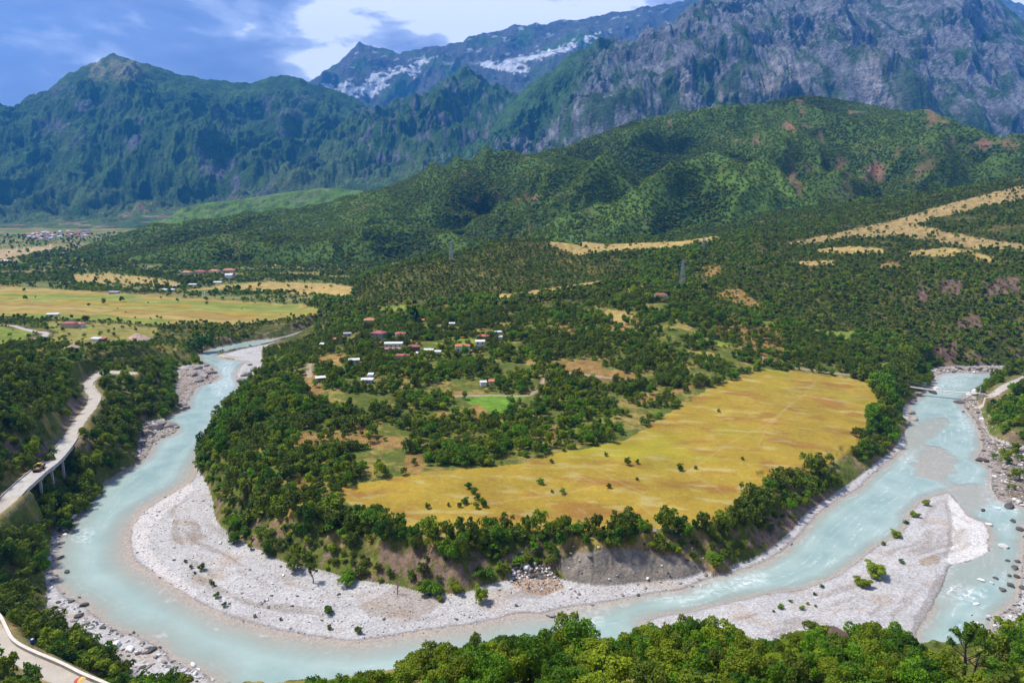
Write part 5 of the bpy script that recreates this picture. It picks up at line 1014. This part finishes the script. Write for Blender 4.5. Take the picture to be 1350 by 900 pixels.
# ------------------------------------------------------------------ stones
def rock_mesh(seed, flat=0.6):
    import bmesh
    bm = bmesh.new(); bmesh.ops.create_icosphere(bm, subdivisions=3, radius=1.0); g = np.random.default_rng(seed); co = np.array([v.co[:] for v in bm.verts])
    for _ in range(11):
        nn = g.normal(size=3); nn /= np.linalg.norm(nn); d = g.uniform(0.55, 0.85); s = co @ nn; co -= np.maximum(s - d, 0)[:, None] * nn
    co += (fbm(co[:, 0] * 2 + seed, co[:, 1] * 2 + co[:, 2], 4, seed) * 0.12)[:, None] * co
    for v, c in zip(bm.verts, co): v.co = (c[0] * 1.15, c[1] * 0.85, c[2] * flat)
    me = bpy.data.meshes.new('stone'); bm.to_mesh(me); bm.free(); return me
def stone_mat(name, col):
    m, nt, b = new_mat(name); tcn = nt.nodes.new('ShaderNodeTexCoord'); oi = nt.nodes.new('ShaderNodeObjectInfo'); n = nz(nt, 1.6, 6, .65, tcn.outputs['Object'])
    mu = nt.nodes.new('ShaderNodeMath'); mu.operation = 'MULTIPLY'; nt.links.new(mrange(nt, n.outputs['Fac'], .3, .7, .6, 1.4), mu.inputs[0]); nt.links.new(mrange(nt, oi.outputs['Random'], 0, 1, .7, 1.25), mu.inputs[1])
    vm = nt.nodes.new('ShaderNodeVectorMath'); vm.operation = 'SCALE'; vm.inputs[0].default_value = col; nt.links.new(mu.outputs[0], vm.inputs['Scale']); nt.links.new(vm.outputs[0], b.inputs['Base Color']); b.inputs['Roughness'].default_value = .9
    bp = nt.nodes.new('ShaderNodeBump'); bp.inputs['Strength'].default_value = .6; bp.inputs['Distance'].default_value = .3; nt.links.new(n.outputs['Fac'], bp.inputs['Height']); nt.links.new(bp.outputs[0], b.inputs['Normal']); return m
STC = {'grey': (0.30, 0.27, 0.25), 'dark': (0.095, 0.088, 0.084), 'white': (0.70, 0.68, 0.66), 'brown': (0.16, 0.10, 0.07)}
STN = {}
for k, c in STC.items():
    mt = stone_mat('stone_' + k, c)
    for s in range(3): me = rock_mesh(s + 3, .55 + .1 * s); me.materials.append(mt); STN[(k, s)] = me
def boulder(x, y, wpx, col, label, group, zoff=0.0, pos=None):
    p = pos or hit(x, y); 
    if pos is None and p[2] < 0: p = (*at_z(x, y, 0)[:2], 0.0)
    r_ = wpx / 900 * math.hypot(p[0], p[1]) / 2; s = rnd.randrange(3); o = link(bpy.data.objects.new('boulder', STN[(col, s)])); o.location = (p[0], p[1], p[2] + r_ * .12 + zoff); o.scale = (r_, r_ * rnd.uniform(.7, 1.1), r_ * rnd.uniform(.6, .95)); o.rotation_euler = (rnd.uniform(-.2, .2), rnd.uniform(-.2, .2), rnd.uniform(0, 6.28)); tag(o, label, 'boulder', group); return o
BL = {('dark', 'in the water off the left shingle', 'dark boulders off the lower left bank'): [(105,787,6),(94,793,12),(111,798,14),(77,794,8),(104,812,16),(88,754,11),(80,735,11),(136,827,11),(148,831,7),(171,836,6),(176,833,7),(211,853,8),(105,806,5),(127,820,6)],
      ('grey', 'on the wet flat at bottom left', 'grey boulders on the lower left bank'): [(98,818,10),(120,826,9),(160,838,7),(187,848,10),(195,853,9),(190,860,8),(181,883,12),(196,879,10),(205,866,9),(215,872,10),(222,878,9),(231,884,8),(203,890,10),(212,897,9),(70,765,9),(74,758,7),(66,770,8)],
      ('white', 'at the lower end of the left flat', 'white boulders at the bottom left'): [(254,876,12),(263,892,10),(245,883,9),(280,896,7),(262,882,7),(154,872,8)],
      ('white', 'in the right channel', 'white boulders of the right channel'): [(1323,721,15),(1293,765,9),(1307,769,7),(1287,796,8),(1303,812,6),(1288,822,7),(1235,514,12),(1279,521,12),(1303,691,9),(1274,785,5),(1280,810,5)],
      ('dark', 'along the right channel', 'dark boulders of the right channel'): [(1296,673,10),(1331,669,17),(1335,687,12),(1345,698,14),(1313,762,9),(1321,777,13),(1332,772,12),(1328,739,7),(1337,748,14),(1331,759,9),(1303,816,6),(1304,830,7),(1265,531,16),(1270,543,6),(1229,518,14),(1296,607,18),(1340,760,10),(1342,740,9)],
      ('grey', 'at the foot of the grey clay bank', 'grey boulders below the clay bank'): [(726,811,15),(781,797,8),(896,768,8),(912,772,7),(870,766,9),(921,763,9),(840,770,7),(851,775,8),(820,784,8),(930,757,12),(763,783,7)],
      ('grey', 'on the left bank rock ledges', 'ledge rocks of the left bank'): [(280,492,16),(270,497,18),(262,502,18),(255,495,16),(262,486,15),(272,482,12),(240,535,12),(246,538,10),(236,528,10),(226,561,18),(215,560,18),(205,566,20),(195,573,18),(186,583,16),(184,596,10),(190,602,8),(232,563,10),(162,618,8),(110,664,12),(104,672,14),(95,683,14),(88,690,12),(118,652,10)],
      ('grey', 'on the inner bank by the far shoal', 'rocks by the far shoal'): [(335,488,16),(325,494,18),(318,502,16),(330,481,12),(305,560,10),(310,538,9)],
      ('grey', 'on the far shore above the footbridge', 'rocks above the footbridge'): [(1240 + 8.5 * i, 487 + (i * 37 % 5) - 2, 8 + (i * 13 % 5)) for i in range(15)] + [(1222,497,9),(1216,508,12),(1210,520,12),(1204,527,10),(1202,545,12),(1206,553,11),(1196,558,9)]}
DN = {'grey': 'pale grey', 'dark': 'dark', 'white': 'whitish', 'brown': 'brown'}
for (col, wh, grp), L_ in BL.items():
    L_ = sorted(L_)
    for j, (x, y, s) in enumerate(L_):
        o_ = ORD[j] if j < 9 else (ORD[len(L_) - 1 - j].replace('left', 'right') if len(L_) - 1 - j < 9 else 'in the middle'); boulder(x, y, s * (.78 if col == 'dark' else .9), col, f'{DN[col]} boulder {wh}, {o_}', grp)
boulder(1285, 520, 11, 'white', 'big round white boulder under the right end of the footbridge', 'boulders', 1.0)
p = at_d(1103, 838, 106); boulder(0, 0, 34, 'brown', 'big brown boulder poking out of the foreground thicket', 'boulders', pos=(p[0], p[1], p[2]))
M['stonelet'] = stone_mat('stone_small', (0.42, 0.38, 0.36))
sm = []
for j, me in enumerate((STN[('grey', 0)], STN[('grey', 1)], STN[('white', 2)], STN[('dark', 0)])):
    o = link(bpy.data.objects.new('boulder', me)); x, y = ((1312, 640), (1325, 612), (1318, 700), (1322, 828))[j]; p = hit(x, y); r_ = 1.2; o.location = (p[0], p[1], p[2] + .2); o.scale = (r_, r_, r_)
    tag(o, ('grey slab topped boulder on the right bank beside the island channel', 'grey boulder uppermost of the right bank stone field', 'whitish boulder beside the swift right channel', 'dark boulder at the near end of the right bank')[j], 'boulder', 'boulders'); sm.append(o)
g = np.random.default_rng(77); sx, sy = [], []
for P, n_, s_ in ((BAR_RB, 1500, 1), (BAR_RC, 1300, 1), (BAR_LEFT, 900, 1), (BAR_LEFT2, 350, 1), (BAR_LEFT3, 350, 1), (BAR_INNER, 500, 1), (BAR_FARR, 500, 1), (BAR_MAIN, 1800, 1), (SCREE, 500, 1), (CLAY, 60, 1), ([(1290,520),(1300,600),(1335,660),(1380,690),(1380,560),(1330,545)], 700, 1), ([(60,690),(95,690),(72,740),(60,800)], 150, 1)):
    P = np.array(P); Wd = wz(P); X = g.uniform(Wd[:, 0].min() - 3, Wd[:, 0].max() + 3, n_ * 3); Y = g.uniform(Wd[:, 1].min() - 3, Wd[:, 1].max() + 3, n_ * 3); k = inside(Wd, X, Y) if P is not None else 0
    X, Y = X[k][:n_], Y[k][:n_]; sx.append(X); sy.append(Y)
X = np.concatenate(sx); Y = np.concatenate(sy); Z, dw_, dg_, _ = ground(X, Y, True); k = (Z > -0.35); X, Y, Z = X[k], Y[k], Z[k]
main_ = inside(wz(BAR_MAIN), X, Y); sz = g.uniform(.22, .5, len(X)) * np.where(main_, .7, 1.5) * (1 + (g.uniform(size=len(X)) < .08) * 1.4); sx_ = sz
TS = np.stack([X, Y, Z + .05, sx_, g.uniform(.7, 1.1, len(X)), g.choice([0, 1, 2, 3], len(X), p=[.38, .34, .2, .08]), g.uniform(0, 6.28, len(X)), X * 0], -1)
o = instances('river_stones', TS, sm, 'loose grey stones strewn along the river banks'); o['category'] = 'stones'

# ------------------------------------------------------------------ shrubs on shingle and meadow
SH = {'on the big shingle bend': ([(308,716,16,1),(322,706,14,0),(355,731,17,1),(331,724,7,2),(388,752,20,3),(457,768,23,1),(567,784,26,1),(580,792,9,2),(601,780,18,2),(633,793,20,2),(434,808,13,0),(473,834,9,3),(434,829,6,3),(266,751,8,0),(245,741,4,0),(252,749,4,0),(278,768,4,3),(281,772,5,0),(286,787,7,0),(296,799,6,0),(257,756,3,0),(307,695,20,1),(336,813,4,3),(370,817,4,3)], 'shrubs on the big shingle bend'),
      'on the shingle island': ([(1138,773,22,2),(1152,760,28,2),(1180,708,14,2),(1205,681,12,2),(1221,666,10,2),(1195,690,7,0),(1188,742,7,0),(1029,802,9,1),(1020,806,4,0),(1042,793,5,1),(1057,803,7,1),(1064,796,5,2),(1084,774,6,0),(1074,784,5,0),(1075,799,4,3),(1165,718,6,3)], 'shrubs on the shingle island'),
      'in the golden meadow': ([(612,664,10,0),(564,670,7,0),(618,644,9,0),(625,651,9,1),(630,659,8,0),(637,667,10,1),(742,651,7,1),(803,643,6,3),(728,649,4,0),(827,613,8,0),(840,611,5,0),(840,633,4,3),(897,620,9,1),(917,618,4,3),(799,601,5,0),(727,610,5,0),(591,667,4,0),(684,600,5,1),(606,668,6,0),(979,606,4,3),(1131,641 - 45,3,3),(947,543,4,3)], 'shrubs in the golden meadow')}
PM2 = {}
for wh, (L_, grp) in SH.items():
    L_ = sorted(L_)
    for j, (x, y, s, c) in enumerate(L_):
        p = hit(x, y); r_ = s / 900 * math.hypot(p[0], p[1]) / 2 * 1.3; t = empty('shrub', (p[0], p[1], p[2] - .1), rnd.uniform(0, 6)); isl = 'island' in wh; r_ *= .85 if isl else 1; h = rnd.uniform(.5, .7) if isl else rnd.uniform(.7, .95); t.scale = (r_, r_, r_ * h); cn = COLN[c]
        o_ = ORD[j] if j < 9 else (ORD[len(L_) - 1 - j].replace('left', 'right') if len(L_) - 1 - j < 9 else f'middle one, {j - 8} right of the ninth')
        tag(t, f'{"large" if s > 15 else "small" if s < 8 else "middling"} {cn} shrub {wh}, {o_}', 'shrub', grp); co_ = link(bpy.data.objects.new('crown', HI[(cn, j % 2)] if s > 8 else MID2[cn]), t); PM2.setdefault(cn, co_) if s <= 8 else None; link(bpy.data.objects.new('stem', TRUNK[j % 3]), t)
def bare_tree(p, H, seed, puffs, label, lean=0.0, col='olive green', bushy=0.5):
    g_ = random.Random(seed); t = empty('half_bare_tree' if puffs else 'dead_tree', p); tag(t, label, 'tree'); parts = [tube([(0, 0, -.4), (.02 * H, 0, .25 * H), (lean * H * .5, .01 * H, .5 * H), (lean * H, 0, .78 * H), (lean * H * 1.1, 0, H * .95)], [.035 * H, .026 * H, .02 * H, .012 * H, .003 * H])]
    tips = []
    for i in range(16):
        z = g_.uniform(.22, .85) * H; a = g_.uniform(0, 6.28); l_ = H * g_.uniform(.12, .30); b0 = (lean * z, 0, z); b1 = (b0[0] + l_ * .6 * math.cos(a), l_ * .6 * math.sin(a), z + l_ * .5); b2 = (b0[0] + l_ * math.cos(a), l_ * math.sin(a), z + l_ * 1.05); parts.append(tube([b0, b1, b2], [.011 * H, .007 * H, .002 * H], 5)); tips.append(b2)
        for q_ in range(3): a2 = a + g_.uniform(-1, 1); parts.append(tube([b1, (b1[0] + l_ * .4 * math.cos(a2), b1[1] + l_ * .4 * math.sin(a2), b1[2] + l_ * .35)], [.004 * H, .0015 * H], 4))
    v, f = join(parts); mesh_np('trunk', v, f, M['bark'], t, smooth=True)
    if puffs:
        Vs = []; 
        for q_ in tips + [(lean * H, 0, H * .95)] * 3 + [(lean * H, 0, H * .8)] * 2:
            if q_[2] < bushy * H: continue
            v, f = crown_data(g_.randrange(999), 420, .12, 5); s = H * .10; Vs.append((v * s + np.array(q_) + np.array([g_.uniform(-.03, .03) * H, g_.uniform(-.03, .03) * H, -s]), f))
        v, f = join(Vs); mesh_np('foliage', v, f, LEAF[col], t)
    return t
p = at_d(1271, 882, 118); zg = float(ground(np.array([p[0]]), np.array([p[1]]))[0]); bare_tree((p[0], p[1], zg), 11.5, 5, True, 'tall thin tree, bare below and leafy at the top, standing at bottom right', -.04, 'fresh green', .62)
p = at_d(1284, 884, 119); zg = float(ground(np.array([p[0]]), np.array([p[1]]))[0]); bare_tree((p[0], p[1], zg), 6.5, 8, False, 'grey leafless tree just right of the tall half bare one', .1)
bare_tree(hit(413, 768), 7, 3, True, 'small leaning half dead tree at the edge of the shingle bend', -.15, 'olive green', .6); bare_tree(hit(524, 783), 6, 4, False, 'spindly leafless tree on the brown sand patch of the shingle', .0)
# a few lone trees carry the crown shapes that the woods repeat
def lone(px_, py_, z, mesh, rad, h, label, kindname='tree'):
    x, y, _ = at_z(px_, py_, z); zz = float(ground(np.array([x]), np.array([y]))[0]); t = empty('tree', (x, y, zz - 0.1)); t.scale = (rad, rad, rad * h)
    c = link(bpy.data.objects.new('crown', mesh), t); link(bpy.data.objects.new('trunk', TRUNK[0]), t); tag(t, label, 'tree', 'lone trees'); return c
PM = [lone(265, 450, 11, MID['deep green'], 11, 1.1, 'big dark round tree on the bluff at the head of the left reach'),
      lone(712, 637, 15, MID['fresh green'], 1.9, .9, 'small round green tree alone in the left part of the golden meadow'),
      lone(628, 668, 15, MID['yellow green'], 1.7, 1.2, 'slim yellow green bush at the foot of the meadow hedge line'),
      lone(1129, 567, 13, MID['olive green'], 3.0, .9, 'round tree at the right edge of the golden meadow near the channel')]
PL = [lone(545, 428, 28, LO['deep green'], 9, 1.2, 'very large dark tree behind the village'),
      lone(732, 332, 55, LO['fresh green'], 6, 1.0, 'round green tree at the left end of the far straw field'),
      lone(800, 334, 58, LO['yellow green'], 5, 1.0, 'green tree in the lower edge of the far straw field'),
      lone(112, 424, 20, LO['olive green'], 6, .8, 'dull green tree in front of the striped valley fields')]
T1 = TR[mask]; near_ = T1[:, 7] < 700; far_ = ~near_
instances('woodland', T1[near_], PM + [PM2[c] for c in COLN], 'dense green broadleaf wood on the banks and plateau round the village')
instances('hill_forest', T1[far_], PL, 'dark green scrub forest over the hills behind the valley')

# ------------------------------------------------------------------ air
mz, ntz, bz = new_mat('haze_air'); ntz.nodes.remove(bz)
pv = ntz.nodes.new('ShaderNodeVolumePrincipled'); pv.inputs['Color'].default_value = (0.06, 0.38, 1.0, 1); pv.inputs['Density'].default_value = HAZE; pv.inputs['Anisotropy'].default_value = 0.0
ntz.links.new(pv.outputs[0], ntz.nodes['Material Output'].inputs['Volume'])
bx = np.array([(x, y, z) for z in (-6, ZTOP) for y in (-300, 15800) for x in (-13500, 13500)], float)
hz = mesh_np('haze', bx, [(0, 2, 3, 1), (4, 5, 7, 6), (0, 1, 5, 4), (2, 6, 7, 3), (0, 4, 6, 2), (1, 3, 7, 5)], mz); tag(hz, kind='stuff'); hz['label'] = 'blue haze filling the valley air'
